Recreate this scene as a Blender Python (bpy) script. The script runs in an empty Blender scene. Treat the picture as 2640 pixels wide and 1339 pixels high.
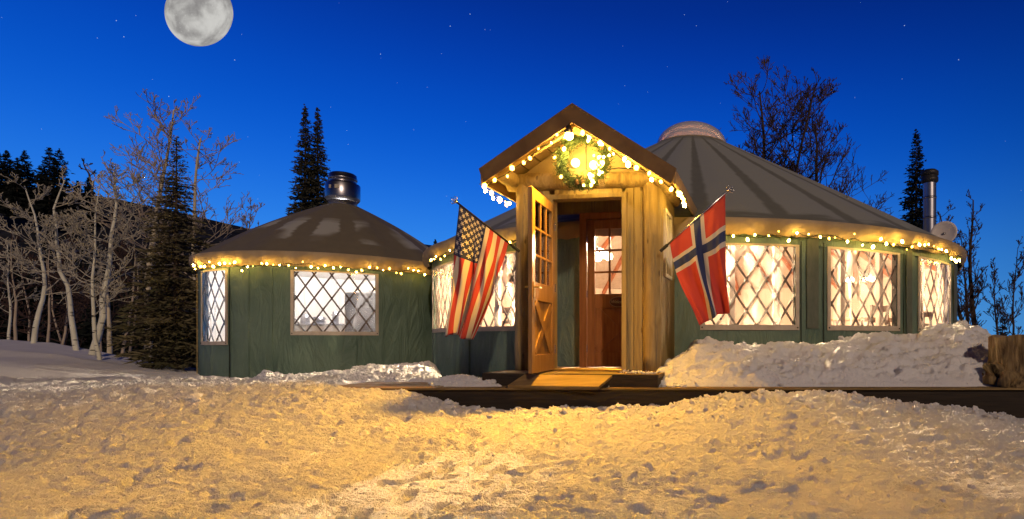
import bpy, bmesh, math, random
import numpy as np
from mathutils import Vector, Matrix

sc = bpy.context.scene
COL = sc.collection
PI = math.pi
R = math.radians

# ------------------------------------------------------------------ camera
CAMZ = 0.95
cam_d = bpy.data.cameras.new('camera')
cam = bpy.data.objects.new('camera', cam_d)
COL.objects.link(cam)
cam.location = (0, 0, CAMZ)
cam.rotation_euler = (R(90), 0, 0)
cam_d.sensor_width = 36.0
cam_d.lens = 36.0 * 1450 / 2640
cam_d.shift_x = -(1750 - 1320) / 2640
cam_d.shift_y = (878 - 669.5) / 2640
cam_d.clip_end = 4000
sc.camera = cam

# ------------------------------------------------------------------ view
sc.view_settings.view_transform = 'Standard'
sc.view_settings.look = 'None'
sc.view_settings.exposure = 0.0
sc.view_settings.gamma = 1.0
sc.view_settings.use_curve_mapping = False
sc.render.engine = 'CYCLES'
sc.cycles.use_denoising = True
sc.cycles.max_bounces = 8
sc.cycles.diffuse_bounces = 4
sc.cycles.transparent_max_bounces = 12
sc.cycles.sample_clamp_indirect = 4.0
sc.cycles.caustics_reflective = False
sc.cycles.caustics_refractive = False
try:
    sc.cycles.use_light_tree = True
except Exception:
    pass

# ------------------------------------------------------------------ dusk sky
world = bpy.data.worlds.new('World')
sc.world = world
world.use_nodes = True
nt = world.node_tree
nt.nodes.clear()


def wn(t, **k):
    n = nt.nodes.new(t)
    for a, b in k.items():
        setattr(n, a, b)
    return n


w_out = wn('ShaderNodeOutputWorld')
w_bg = wn('ShaderNodeBackground')
w_tc = wn('ShaderNodeTexCoord')
w_sep = wn('ShaderNodeSeparateXYZ')
nt.links.new(w_tc.outputs['Generated'], w_sep.inputs[0])
w_ramp = wn('ShaderNodeValToRGB')
cr = w_ramp.color_ramp
cr.interpolation = 'B_SPLINE'
stops = [(0.0, (.11, .42, .92)), (.10, (.045, .30, .88)), (.24, (.004, .135, .74)), (.38, (.001, .062, .50)),
         (.50, (.001, .028, .30)), (.68, (.001, .010, .11)), (1.0, (.001, .004, .04))]
cr.elements[0].position = stops[0][0]
cr.elements[0].color = (*stops[0][1], 1)
cr.elements[1].position = stops[-1][0]
cr.elements[1].color = (*stops[-1][1], 1)
for p, c in stops[1:-1]:
    e = cr.elements.new(p)
    e.color = (*c, 1)
nt.links.new(w_sep.outputs['Z'], w_ramp.inputs[0])
# the afterglow lies ahead and to the left: the sky dims away from it
w_dot = wn('ShaderNodeVectorMath', operation='DOT_PRODUCT')
w_dot.inputs[1].default_value = (-.50, .866, 0)
nt.links.new(w_tc.outputs['Generated'], w_dot.inputs[0])
w_map = wn('ShaderNodeMapRange')
w_map.interpolation_type = 'SMOOTHSTEP'
w_map.inputs['From Min'].default_value = -.25
w_map.inputs['From Max'].default_value = 1.0
w_map.inputs['To Min'].default_value = .10
w_map.inputs['To Max'].default_value = 1.0
nt.links.new(w_dot.outputs['Value'], w_map.inputs['Value'])
w_mul = wn('ShaderNodeVectorMath', operation='SCALE')
nt.links.new(w_ramp.outputs['Color'], w_mul.inputs[0])
nt.links.new(w_map.outputs[0], w_mul.inputs['Scale'])
nt.links.new(w_mul.outputs[0], w_bg.inputs['Color'])
w_bg.inputs['Strength'].default_value = 1.0
nt.links.new(w_bg.outputs[0], w_out.inputs[0])

# ------------------------------------------------------------------ one sun: the low warm light from behind the viewer
sun_d = bpy.data.lights.new('sun', 'SUN')
sun_d.energy = 1.25
sun_d.angle = R(1.5)
sun_d.color = (1.0, .73, .53)
sun = bpy.data.objects.new('sun', sun_d)
COL.objects.link(sun)
sun.rotation_euler = Vector((-.30, .80, -.40)).to_track_quat('-Z', 'Y').to_euler()

rng = np.random.default_rng(11)
random.seed(5)


# ------------------------------------------------------------------ noise
def _hash(ix, iy, iz, seed):
    h = (ix.astype(np.int64) * 374761393 + iy.astype(np.int64) * 668265263 + iz.astype(np.int64) * 2147483647 + seed * 1274126177) & 0xffffffff
    h = ((h ^ (h >> 13)) * 1274126177) & 0xffffffff
    h = h ^ (h >> 16)
    return (h & 0xffff) / 65535.0


def vnoise(x, y, z=None, seed=0):
    x = np.asarray(x, float)
    y = np.asarray(y, float)
    z = np.zeros_like(x) if z is None else np.asarray(z, float)
    ix, iy, iz = np.floor(x), np.floor(y), np.floor(z)
    fx, fy, fz = x - ix, y - iy, z - iz
    fx, fy, fz = (f * f * f * (f * (f * 6 - 15) + 10) for f in (fx, fy, fz))
    ix, iy, iz = ix.astype(np.int64), iy.astype(np.int64), iz.astype(np.int64)

    def lay(k):
        a = _hash(ix, iy, iz + k, seed)
        b = _hash(ix + 1, iy, iz + k, seed)
        c = _hash(ix, iy + 1, iz + k, seed)
        d = _hash(ix + 1, iy + 1, iz + k, seed)
        return (a * (1 - fx) + b * fx) * (1 - fy) + (c * (1 - fx) + d * fx) * fy
    v = lay(0)
    if np.any(fz > 0):
        v = v * (1 - fz) + lay(1) * fz
    return v * 2 - 1


def fbm(x, y, sx, sy, oct=3, seed=0, gain=.5):
    s, a, t = 0, 1.0, 0
    for o in range(oct):
        s = s + a * vnoise(x / sx * 2 ** o + 17.3 * o, y / sy * 2 ** o - 9.1 * o, seed=seed + o)
        t += a
        a *= gain
    return s / t


def sstep(a, b, x):
    t = np.clip((x - a) / (b - a), 0, 1)
    return t * t * (3 - 2 * t)


# ------------------------------------------------------------------ materials
class NT:
    def __init__(s, name):
        s.m = bpy.data.materials.new(name)
        s.m.use_nodes = True
        s.t = s.m.node_tree
        s.t.nodes.clear()
        s.out = s.n('ShaderNodeOutputMaterial')

    def n(s, t, ins=None, **k):
        n = s.t.nodes.new(t)
        for a, b in k.items():
            setattr(n, a, b)
        for a, b in (ins or {}).items():
            s.set(n.inputs[a], b)
        return n

    def set(s, i, v):
        if isinstance(v, bpy.types.NodeSocket):
            s.t.links.new(v, i)
        elif isinstance(v, tuple) and i.type == 'RGBA':
            i.default_value = (*v[:3], 1)
        else:
            i.default_value = v

    def math(s, op, a, b=None, c=None):
        n = s.n('ShaderNodeMath', operation=op)
        s.set(n.inputs[0], a)
        if b is not None:
            s.set(n.inputs[1], b)
        if c is not None:
            s.set(n.inputs[2], c)
        return n.outputs[0]

    def mix(s, f, a, b, blend='MIX'):
        n = s.n('ShaderNodeMix', data_type='RGBA', blend_type=blend)
        s.set(n.inputs[0], f)
        s.set(n.inputs[6], a)
        s.set(n.inputs[7], b)
        return n.outputs[2]

    def coord(s, which='Object', scale=(1, 1, 1), rot=(0, 0, 0)):
        tc = s.n('ShaderNodeTexCoord')
        mp = s.n('ShaderNodeMapping')
        s.t.links.new(tc.outputs[which], mp.inputs[0])
        mp.inputs['Scale'].default_value = scale
        mp.inputs['Rotation'].default_value = rot
        return mp.outputs[0]

    def noise(s, scale=5, detail=4, vec=None, rough=.55, dist=0):
        n = s.n('ShaderNodeTexNoise')
        n.inputs['Scale'].default_value = scale
        n.inputs['Detail'].default_value = detail
        n.inputs['Roughness'].default_value = rough
        n.inputs['Distortion'].default_value = dist
        s.t.links.new(vec if vec is not None else s.coord(), n.inputs['Vector'])
        return n.outputs['Fac']

    def ramp(s, f, stops):
        n = s.n('ShaderNodeValToRGB')
        e = n.color_ramp.elements
        e[0].position, e[0].color = stops[0][0], (*stops[0][1], 1)
        e[1].position, e[1].color = stops[-1][0], (*stops[-1][1], 1)
        for p, c in stops[1:-1]:
            q = e.new(p)
            q.color = (*c, 1)
        s.t.links.new(f, n.inputs[0])
        return n.outputs[0]

    def mrange(s, f, a, b, c=0., d=1., smooth=True):
        n = s.n('ShaderNodeMapRange')
        if smooth:
            n.interpolation_type = 'SMOOTHSTEP'
        for k, v in zip(('Value', 'From Min', 'From Max', 'To Min', 'To Max'), (f, a, b, c, d)):
            s.set(n.inputs[k], v)
        return n.outputs[0]

    def bump(s, h, strength=.5, dist=.01):
        n = s.n('ShaderNodeBump')
        n.inputs['Strength'].default_value = strength
        n.inputs['Distance'].default_value = dist
        s.t.links.new(h, n.inputs['Height'])
        return n.outputs[0]

    def principled(s, color, rough=.7, metal=0., normal=None, spec=.5, trans=0.):
        n = s.n('ShaderNodeBsdfPrincipled')
        s.set(n.inputs['Base Color'], color)
        s.set(n.inputs['Roughness'], rough)
        s.set(n.inputs['Metallic'], metal)
        s.set(n.inputs['Specular IOR Level'], spec)
        if normal is not None:
            s.t.links.new(normal, n.inputs['Normal'])
        s.t.links.new(n.outputs[0], s.out.inputs[0])
        return n

    def surf(s, sh):
        s.t.links.new(sh, s.out.inputs[0])
        return s.m


def mat_noise(name, a, b, scale=6, rough=.7, stretch=(1, 1, 1), bump=.3, bdist=.01, metal=0., detail=5, spec=.4, lo=.3, hi=.7):
    t = NT(name)
    v = t.coord('Object', stretch)
    f = t.noise(scale, detail, v)
    c = t.ramp(f, [(lo, a), (hi, b)])
    t.principled(c, rough, metal, t.bump(f, bump, bdist), spec)
    return t.m


def mat_emit(name, col, s):
    t = NT(name)
    e = t.n('ShaderNodeEmission', {'Color': col, 'Strength': s})
    return t.surf(e.outputs[0])


M = {}


def make_materials():
    # snow
    for nm, a, b, sc_ in (('snow', (.70, .70, .72), (.86, .86, .87), 1.0), ('snow_bank', (.80, .81, .84), (.92, .92, .93), 1.0)):
        t = NT(nm)
        v = t.coord('Object')
        f = t.noise(2.2, 6, v)
        g = t.noise(38, 5, v, .65)
        k = t.noise(150, 3, v, .6)
        dirt = t.mrange(t.noise(.9, 5, v, .6), .58, .76)
        c = t.mix(f, a, b)
        c = t.mix(t.math('MULTIPLY', dirt, .45), c, (.42, .36, .30))
        h = t.math('ADD', g, t.math('MULTIPLY', k, .35))
        t.principled(c, .85, 0, t.bump(h, 1.0, .040 if nm == 'snow' else .030), .08)
        M[nm] = t.m
    # hill forest
    t = NT('hill_forest')
    f = t.noise(.35, 6, t.coord('Object', (1, 1, .6)), .65)
    c = t.ramp(f, [(.35, (.008, .010, .012)), (.62, (.03, .032, .036)), (.78, (.07, .075, .09))])
    t.principled(c, .95, 0, t.bump(f, .8, 1.2), .1)
    M['hill'] = t.m
    # fabrics
    t = NT('green_canvas')
    v = t.coord('Object')
    f = t.noise(1.1, 4, v)
    w = t.noise(2.2, 4, t.coord('Object', (1.6, 1.6, .5)), .6, 1.2)
    c = t.ramp(f, [(.3, (.085, .140, .108)), (.7, (.14, .205, .155))])
    t.principled(c, .62, 0, t.bump(w, .8, .09), .35)
    M['canvas'] = t.m
    M['strap'] = mat_noise('strap_canvas', (.07, .09, .07), (.11, .125, .10), 20, .75, (1, 1, .3), .2)
    M['valance'] = mat_noise('tan_canvas', (.27, .20, .115), (.38, .29, .175), 3.5, .7, (1, 1, .4), .5, .03)
    M['border'] = mat_noise('window_border', (.42, .36, .29), (.55, .48, .40), 9, .7, (1, 1, 1), .2)
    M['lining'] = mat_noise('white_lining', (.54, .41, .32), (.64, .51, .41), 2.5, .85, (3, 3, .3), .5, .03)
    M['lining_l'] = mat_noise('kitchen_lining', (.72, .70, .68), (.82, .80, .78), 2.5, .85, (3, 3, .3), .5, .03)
    M['rafter'] = mat_noise('rafter_wood', (.36, .12, .06), (.48, .18, .09), 6, .7, (1, 1, 1), .2)
    M['slat'] = mat_noise('lattice_wood', (.07, .045, .03), (.12, .08, .058), 14, .7, (1, 1, .3), .2)
    M['stud'] = mat_noise('stud_wood', (.34, .22, .17), (.46, .31, .25), 8, .7, (1, 1, .15), .2)
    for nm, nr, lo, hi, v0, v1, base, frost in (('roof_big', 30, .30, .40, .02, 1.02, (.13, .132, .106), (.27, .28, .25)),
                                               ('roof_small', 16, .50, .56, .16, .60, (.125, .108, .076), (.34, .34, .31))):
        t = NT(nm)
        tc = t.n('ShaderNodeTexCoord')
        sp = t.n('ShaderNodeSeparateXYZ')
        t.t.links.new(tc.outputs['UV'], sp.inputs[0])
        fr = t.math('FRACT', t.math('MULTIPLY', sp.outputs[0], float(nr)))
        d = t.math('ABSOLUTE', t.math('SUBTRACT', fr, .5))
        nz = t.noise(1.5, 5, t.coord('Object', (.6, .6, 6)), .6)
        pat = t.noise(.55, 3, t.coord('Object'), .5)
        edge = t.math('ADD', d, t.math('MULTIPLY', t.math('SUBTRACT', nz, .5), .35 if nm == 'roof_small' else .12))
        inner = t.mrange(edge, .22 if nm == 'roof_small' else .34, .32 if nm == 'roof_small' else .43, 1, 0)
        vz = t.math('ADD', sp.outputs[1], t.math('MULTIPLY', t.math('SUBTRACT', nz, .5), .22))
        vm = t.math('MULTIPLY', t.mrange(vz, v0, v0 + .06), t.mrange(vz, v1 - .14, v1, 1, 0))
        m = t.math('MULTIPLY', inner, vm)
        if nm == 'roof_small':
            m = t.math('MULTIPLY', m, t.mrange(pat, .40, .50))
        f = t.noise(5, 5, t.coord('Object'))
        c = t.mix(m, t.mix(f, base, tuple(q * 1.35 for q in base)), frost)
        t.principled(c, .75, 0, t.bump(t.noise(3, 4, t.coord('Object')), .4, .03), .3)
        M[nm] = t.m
    # vinyl window: clear plastic with milky creases
    for nm, col in (('vinyl', (.95, .84, .74)), ('vinyl_l', (.92, .90, .90))):
        t = NT(nm)
        v = t.coord('Object', (2.4, 2.4, .5))
        f = t.noise(1.2, 3, v, .5, 1.2)
        milk = t.mrange(f, .45, .75, .05, .42)
        nrm = t.bump(t.noise(1.2, 3, v, .5, 1.0), .5, .05)
        tr = t.n('ShaderNodeBsdfTransparent', {'Color': (.97, .97, .97)})
        tl = t.n('ShaderNodeBsdfTranslucent', {'Color': col})
        gl = t.n('ShaderNodeBsdfGlossy', {'Color': (1, 1, 1), 'Roughness': .12})
        t.t.links.new(nrm, gl.inputs['Normal'])
        m1 = t.n('ShaderNodeMixShader')
        t.t.links.new(milk, m1.inputs[0])
        t.t.links.new(tr.outputs[0], m1.inputs[1])
        t.t.links.new(tl.outputs[0], m1.inputs[2])
        m2 = t.n('ShaderNodeMixShader')
        fz = t.n('ShaderNodeFresnel', {'IOR': 1.4})
        t.t.links.new(fz.outputs[0], m2.inputs[0])
        t.t.links.new(m1.outputs[0], m2.inputs[1])
        t.t.links.new(gl.outputs[0], m2.inputs[2])
        M[nm] = t.surf(m2.outputs[0])
    t = NT('clear_glass')
    tr = t.n('ShaderNodeBsdfTransparent', {'Color': (.96, .97, .97)})
    gl = t.n('ShaderNodeBsdfGlossy', {'Color': (1, 1, 1), 'Roughness': .04})
    fz = t.n('ShaderNodeFresnel', {'IOR': 1.45})
    m2 = t.n('ShaderNodeMixShader')
    t.t.links.new(fz.outputs[0], m2.inputs[0])
    t.t.links.new(tr.outputs[0], m2.inputs[1])
    t.t.links.new(gl.outputs[0], m2.inputs[2])
    M['glass'] = t.surf(m2.outputs[0])
    t = NT('dome_plastic')
    tr = t.n('ShaderNodeBsdfTransparent', {'Color': (.9, .9, .95)})
    tl = t.n('ShaderNodeBsdfDiffuse', {'Color': (.78, .76, .84)})
    gl = t.n('ShaderNodeBsdfGlossy', {'Color': (1, 1, 1), 'Roughness': .08})
    m1 = t.n('ShaderNodeMixShader', {0: .62})
    t.t.links.new(tr.outputs[0], m1.inputs[1])
    t.t.links.new(tl.outputs[0], m1.inputs[2])
    fz = t.n('ShaderNodeFresnel', {'IOR': 1.5})
    m2 = t.n('ShaderNodeMixShader')
    t.t.links.new(fz.outputs[0], m2.inputs[0])
    t.t.links.new(m1.outputs[0], m2.inputs[1])
    t.t.links.new(gl.outputs[0], m2.inputs[2])
    M['dome'] = t.surf(m2.outputs[0])
    # woods
    for nm, key, a, b, st_ in (('peeled_log', 'log', (.20, .13, .045), (.50, .37, .16), (5, 5, .45)), ('tan_board', 'board', (.27, .19, .07), (.46, .35, .15), (4, 4, .3))):
        t = NT(nm)
        f = t.noise(4, 6, t.coord('Object', st_), .6, .6)
        g = t.noise(2.2, 5, t.coord('Object', (7, 7, .5)), .65, 1.5)
        w = t.mrange(g, .54, .66)
        vo = t.n('ShaderNodeTexVoronoi', {'Scale': 1.0})
        t.t.links.new(t.coord('Object', (6, 6, 2.6)), vo.inputs['Vector'])
        kn = t.mrange(vo.outputs['Distance'], .06, .13, 1, 0)
        c = t.ramp(f, [(.25, a), (.75, b)])
        c = t.mix(t.math('MULTIPLY', w, .65), c, (.20, .17, .12))
        c = t.mix(t.math('MULTIPLY', kn, .75), c, (.07, .04, .018))
        h = t.math('SUBTRACT', f, t.math('MULTIPLY', w, .4))
        t.principled(c, t.mix(f, (.5, .5, .5), (.8, .8, .8)), 0, t.bump(h, .7, .02), .35)
        M[key] = t.m
    M['stucco'] = mat_noise('gable_canvas', (.42, .31, .15), (.52, .40, .21), 3, .8, (1, 1, 1), .5, .03)
    M['fascia'] = mat_noise('fascia_board', (.11, .06, .022), (.19, .11, .04), 5, .6, (1, 1, 1), .3, .01)
    M['soffit'] = mat_noise('soffit_board', (.30, .20, .08), (.42, .29, .13), 5, .6, (1, 1, 1), .3, .01)
    M['door'] = mat_noise('varnished_door', (.22, .11, .035), (.36, .21, .080), 5, .38, (6, 6, .35), .25, .005)
    M['door_in'] = mat_noise('varnished_inner_door', (.22, .08, .025), (.36, .15, .05), 5, .38, (6, 6, .35), .25, .005)
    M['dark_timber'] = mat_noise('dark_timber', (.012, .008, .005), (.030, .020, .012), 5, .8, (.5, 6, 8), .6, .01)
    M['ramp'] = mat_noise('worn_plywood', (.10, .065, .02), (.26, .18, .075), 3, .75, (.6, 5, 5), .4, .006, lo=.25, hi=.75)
    M['floor'] = mat_noise('floor_wood', (.22, .12, .06), (.32, .19, .10), 5, .5, (.5, 6, 1), .2)
    M['stump'] = mat_noise('weathered_stump', (.07, .045, .02), (.34, .24, .11), 5, .85, (5, 5, .5), 1.0, .04)
    M['cutwood'] = mat_noise('cut_wood', (.20, .14, .08), (.32, .24, .14), 14, .8, (1, 1, 1), .4)
    # metals
    M['steel'] = mat_noise('galvanised_steel', (.30, .30, .34), (.40, .40, .44), 8, .32, (1, 1, .3), .1, .004, 1.0)
    M['pipe'] = mat_noise('stove_pipe_steel', (.36, .37, .42), (.46, .47, .52), 8, .38, (1, 1, .3), .1, .004, 1.0)
    M['black'] = mat_noise('black_metal', (.012, .012, .013), (.03, .03, .032), 12, .5, (1, 1, 1), .1)
    M['brass'] = mat_noise('brass', (.55, .38, .14), (.68, .49, .20), 12, .35, (1, 1, 1), .1, .002, 1.0)
    M['chrome'] = mat_noise('chrome', (.6, .58, .55), (.75, .73, .7), 12, .25, (1, 1, 1), .1, .002, 1.0)
    M['white_paint'] = mat_noise('white_paint', (.62, .58, .52), (.74, .70, .64), 10, .5, (1, 1, 1), .1)
    M['dish'] = mat_noise('dish_enamel', (.66, .60, .54), (.76, .70, .64), 10, .5, (1, 1, 1), .05)
    M['sticker'] = mat_noise('sticker_paper', (.45, .40, .30), (.55, .5, .4), 30, .7)
    M['appliance'] = mat_noise('appliance_grey', (.10, .10, .12), (.16, .16, .18), 4, .4)
    M['red_cloth'] = mat_noise('red_cloth', (.50, .035, .03), (.62, .06, .05), 9, .8)
    M['sign'] = mat_noise('sign_wood', (.05, .012, .01), (.08, .02, .015), 8, .5)
    M['letters'] = mat_noise('sign_paint', (.55, .45, .30), (.62, .52, .36), 8, .6)
    M['wire'] = mat_noise('dark_green_wire', (.010, .018, .010), (.02, .03, .018), 20, .6)
    M['garland'] = mat_noise('garland_needles', (.020, .045, .014), (.05, .085, .028), 9, .75)
    M['cone'] = mat_noise('pine_cone', (.09, .045, .018), (.17, .09, .04), 20, .75)
    M['table'] = mat_noise('table_top', (.30, .17, .09), (.42, .25, .14), 5, .4, (.5, 6, 1), .1)
    M['chair'] = mat_noise('chair_wood', (.085, .05, .035), (.13, .08, .055), 8, .5)
    # bark
    t = NT('aspen_bark')
    v = t.coord('Object', (3, 3, 16))
    sp_ = t.n('ShaderNodeTexVoronoi', {'Scale': 1.0, 'Randomness': 1.0})
    t.t.links.new(v, sp_.inputs['Vector'])
    knot = t.mrange(t.math('ADD', sp_.outputs['Distance'], t.math('MULTIPLY', t.noise(3, 3, v), .4)), .34, .44, 1, 0)
    f = t.noise(3, 4, t.coord('Object', (4, 4, 1)))
    c = t.mix(knot, t.ramp(f, [(.3, (.58, .57, .45)), (.7, (.76, .76, .62))]), (.03, .026, .022))
    t.principled(c, .75, 0, t.bump(f, .4, .01), .3)
    M['aspen'] = t.m
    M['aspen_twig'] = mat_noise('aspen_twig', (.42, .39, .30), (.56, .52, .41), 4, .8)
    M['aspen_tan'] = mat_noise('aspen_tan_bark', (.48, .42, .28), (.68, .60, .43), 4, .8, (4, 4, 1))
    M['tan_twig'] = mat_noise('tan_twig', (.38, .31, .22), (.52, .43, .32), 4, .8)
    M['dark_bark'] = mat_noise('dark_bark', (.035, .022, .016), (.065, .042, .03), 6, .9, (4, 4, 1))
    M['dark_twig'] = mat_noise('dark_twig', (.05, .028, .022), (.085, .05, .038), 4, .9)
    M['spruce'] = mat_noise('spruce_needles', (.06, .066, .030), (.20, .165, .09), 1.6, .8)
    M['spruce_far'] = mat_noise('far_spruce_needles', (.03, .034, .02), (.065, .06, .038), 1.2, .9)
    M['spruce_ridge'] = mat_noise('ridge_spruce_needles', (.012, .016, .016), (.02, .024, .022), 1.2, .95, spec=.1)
    M['conifer_bark'] = mat_noise('conifer_bark', (.06, .04, .03), (.11, .08, .06), 6, .9, (4, 4, 1))
    # lamps
    M['bulb'] = mat_emit('string_bulb', (1.0, .56, .08), 95.0)
    M['bulb_dim'] = mat_emit('string_bulb_dim', (1.0, .50, .06), 22.0)
    M['bulb_bright'] = mat_emit('string_bulb_bright', (1.0, .60, .11), 240.0)
    M['flood'] = mat_emit('gable_flood_bulb', (1.0, .62, .16), 60.0)
    M['globe'] = mat_emit('porch_globe', (1.0, .66, .20), 9.0)
    M['chand'] = mat_emit('chandelier_globe', (1.0, .78, .52), 26.0)
    M['white_lamp'] = mat_emit('kitchen_tube', (1.0, .93, .86), 10.0)
    # moon
    t = NT('moon_surface')
    v = t.coord('Generated')
    a = t.noise(2.3, 5, v, .55, .4)
    b = t.noise(16, 6, v, .65)
    vo = t.n('ShaderNodeTexVoronoi', {'Scale': 15.0})
    t.t.links.new(v, vo.inputs['Vector'])
    cr_ = t.mrange(vo.outputs['Distance'], .05, .22, 1.0, 0.)
    m = t.mrange(a, .34, .68)
    m = t.math('ADD', t.math('MULTIPLY', m, .75), t.math('MULTIPLY', b, .35))
    c = t.ramp(m, [(.12, (.27, .26, .255)), (.5, (.47, .46, .44)), (.95, (.66, .65, .62))])
    c = t.mix(t.math('MULTIPLY', cr_, .22), c, (.85, .84, .82))
    e = t.n('ShaderNodeEmission', {'Color': c, 'Strength': .92})
    M['moon'] = t.surf(e.outputs[0])
    M['star'] = mat_emit('starlight', (.55, .72, 1.0), .9)
    # flags (flat print by UV: u along the fly, v down the hoist)
    t = NT('striped_flag_print')
    tc = t.n('ShaderNodeTexCoord')
    sp = t.n('ShaderNodeSeparateXYZ')
    t.t.links.new(tc.outputs['UV'], sp.inputs[0])
    u, v = sp.outputs[0], sp.outputs[1]
    st = t.math('MODULO', t.math('FLOOR', t.math('MULTIPLY', v, 13.0)), 2.0)
    c = t.mix(st, (.36, .045, .04), (.52, .46, .38))
    can = t.math('MULTIPLY', t.math('LESS_THAN', u, .40), t.math('LESS_THAN', v, 7 / 13))
    cu = t.math('MULTIPLY', u, 1 / .40)
    cv = t.math('MULTIPLY', v, 13 / 7)

    def stars(nx, ny, ox, oy):
        au = t.math('SUBTRACT', t.math('MULTIPLY', cu, 6.0), ox)
        av = t.math('SUBTRACT', t.math('MULTIPLY', cv, 5.0), oy)
        fu = t.math('SUBTRACT', t.math('FRACT', au), .5)
        fv = t.math('SUBTRACT', t.math('FRACT', av), .5)
        r = t.math('SQRT', t.math('ADD', t.math('MULTIPLY', fu, fu), t.math('MULTIPLY', t.math('MULTIPLY', fv, fv), .82)))
        an = t.math('ARCTAN2', fv, fu)
        rad = t.math('ADD', .20, t.math('MULTIPLY', t.math('COSINE', t.math('MULTIPLY', an, 5.0)), .09))
        ins = t.math('LESS_THAN', r, rad)
        g = t.math('MULTIPLY', t.math('GREATER_THAN', au, 0.), t.math('LESS_THAN', au, float(nx)))
        h = t.math('MULTIPLY', t.math('GREATER_THAN', av, 0.), t.math('LESS_THAN', av, float(ny)))
        return t.math('MULTIPLY', ins, t.math('MULTIPLY', g, h))
    sm = t.math('MAXIMUM', stars(6, 5, 0., 0.), stars(5, 4, .5, .5))
    cc = t.mix(sm, (.020, .026, .075), (.52, .47, .40))
    c = t.mix(can, c, cc)
    t.principled(c, .75, 0, t.bump(t.noise(6, 3, t.coord('Object', (1, 1, .3))), .3, .01), .2)
    M['flag_us'] = t.m
    t = NT('cross_flag_print')
    tc = t.n('ShaderNodeTexCoord')
    sp = t.n('ShaderNodeSeparateXYZ')
    t.t.links.new(tc.outputs['UV'], sp.inputs[0])
    u, v = sp.outputs[0], sp.outputs[1]
    du = t.math('ABSOLUTE', t.math('SUBTRACT', u, 8 / 22))
    dv = t.math('ABSOLUTE', t.math('SUBTRACT', v, .5))
    wht = t.math('MAXIMUM', t.math('LESS_THAN', du, 2 / 22), t.math('LESS_THAN', dv, 2 / 16))
    blu = t.math('MAXIMUM', t.math('LESS_THAN', du, 1 / 22), t.math('LESS_THAN', dv, 1 / 16))
    c = t.mix(wht, (.52, .065, .050), (.60, .54, .46))
    c = t.mix(blu, c, (.035, .05, .14))
    t.principled(c, .75, 0, t.bump(t.noise(6, 3, t.coord('Object', (1, 1, .3))), .3, .01), .2)
    M['flag_no'] = t.m


make_materials()


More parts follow.
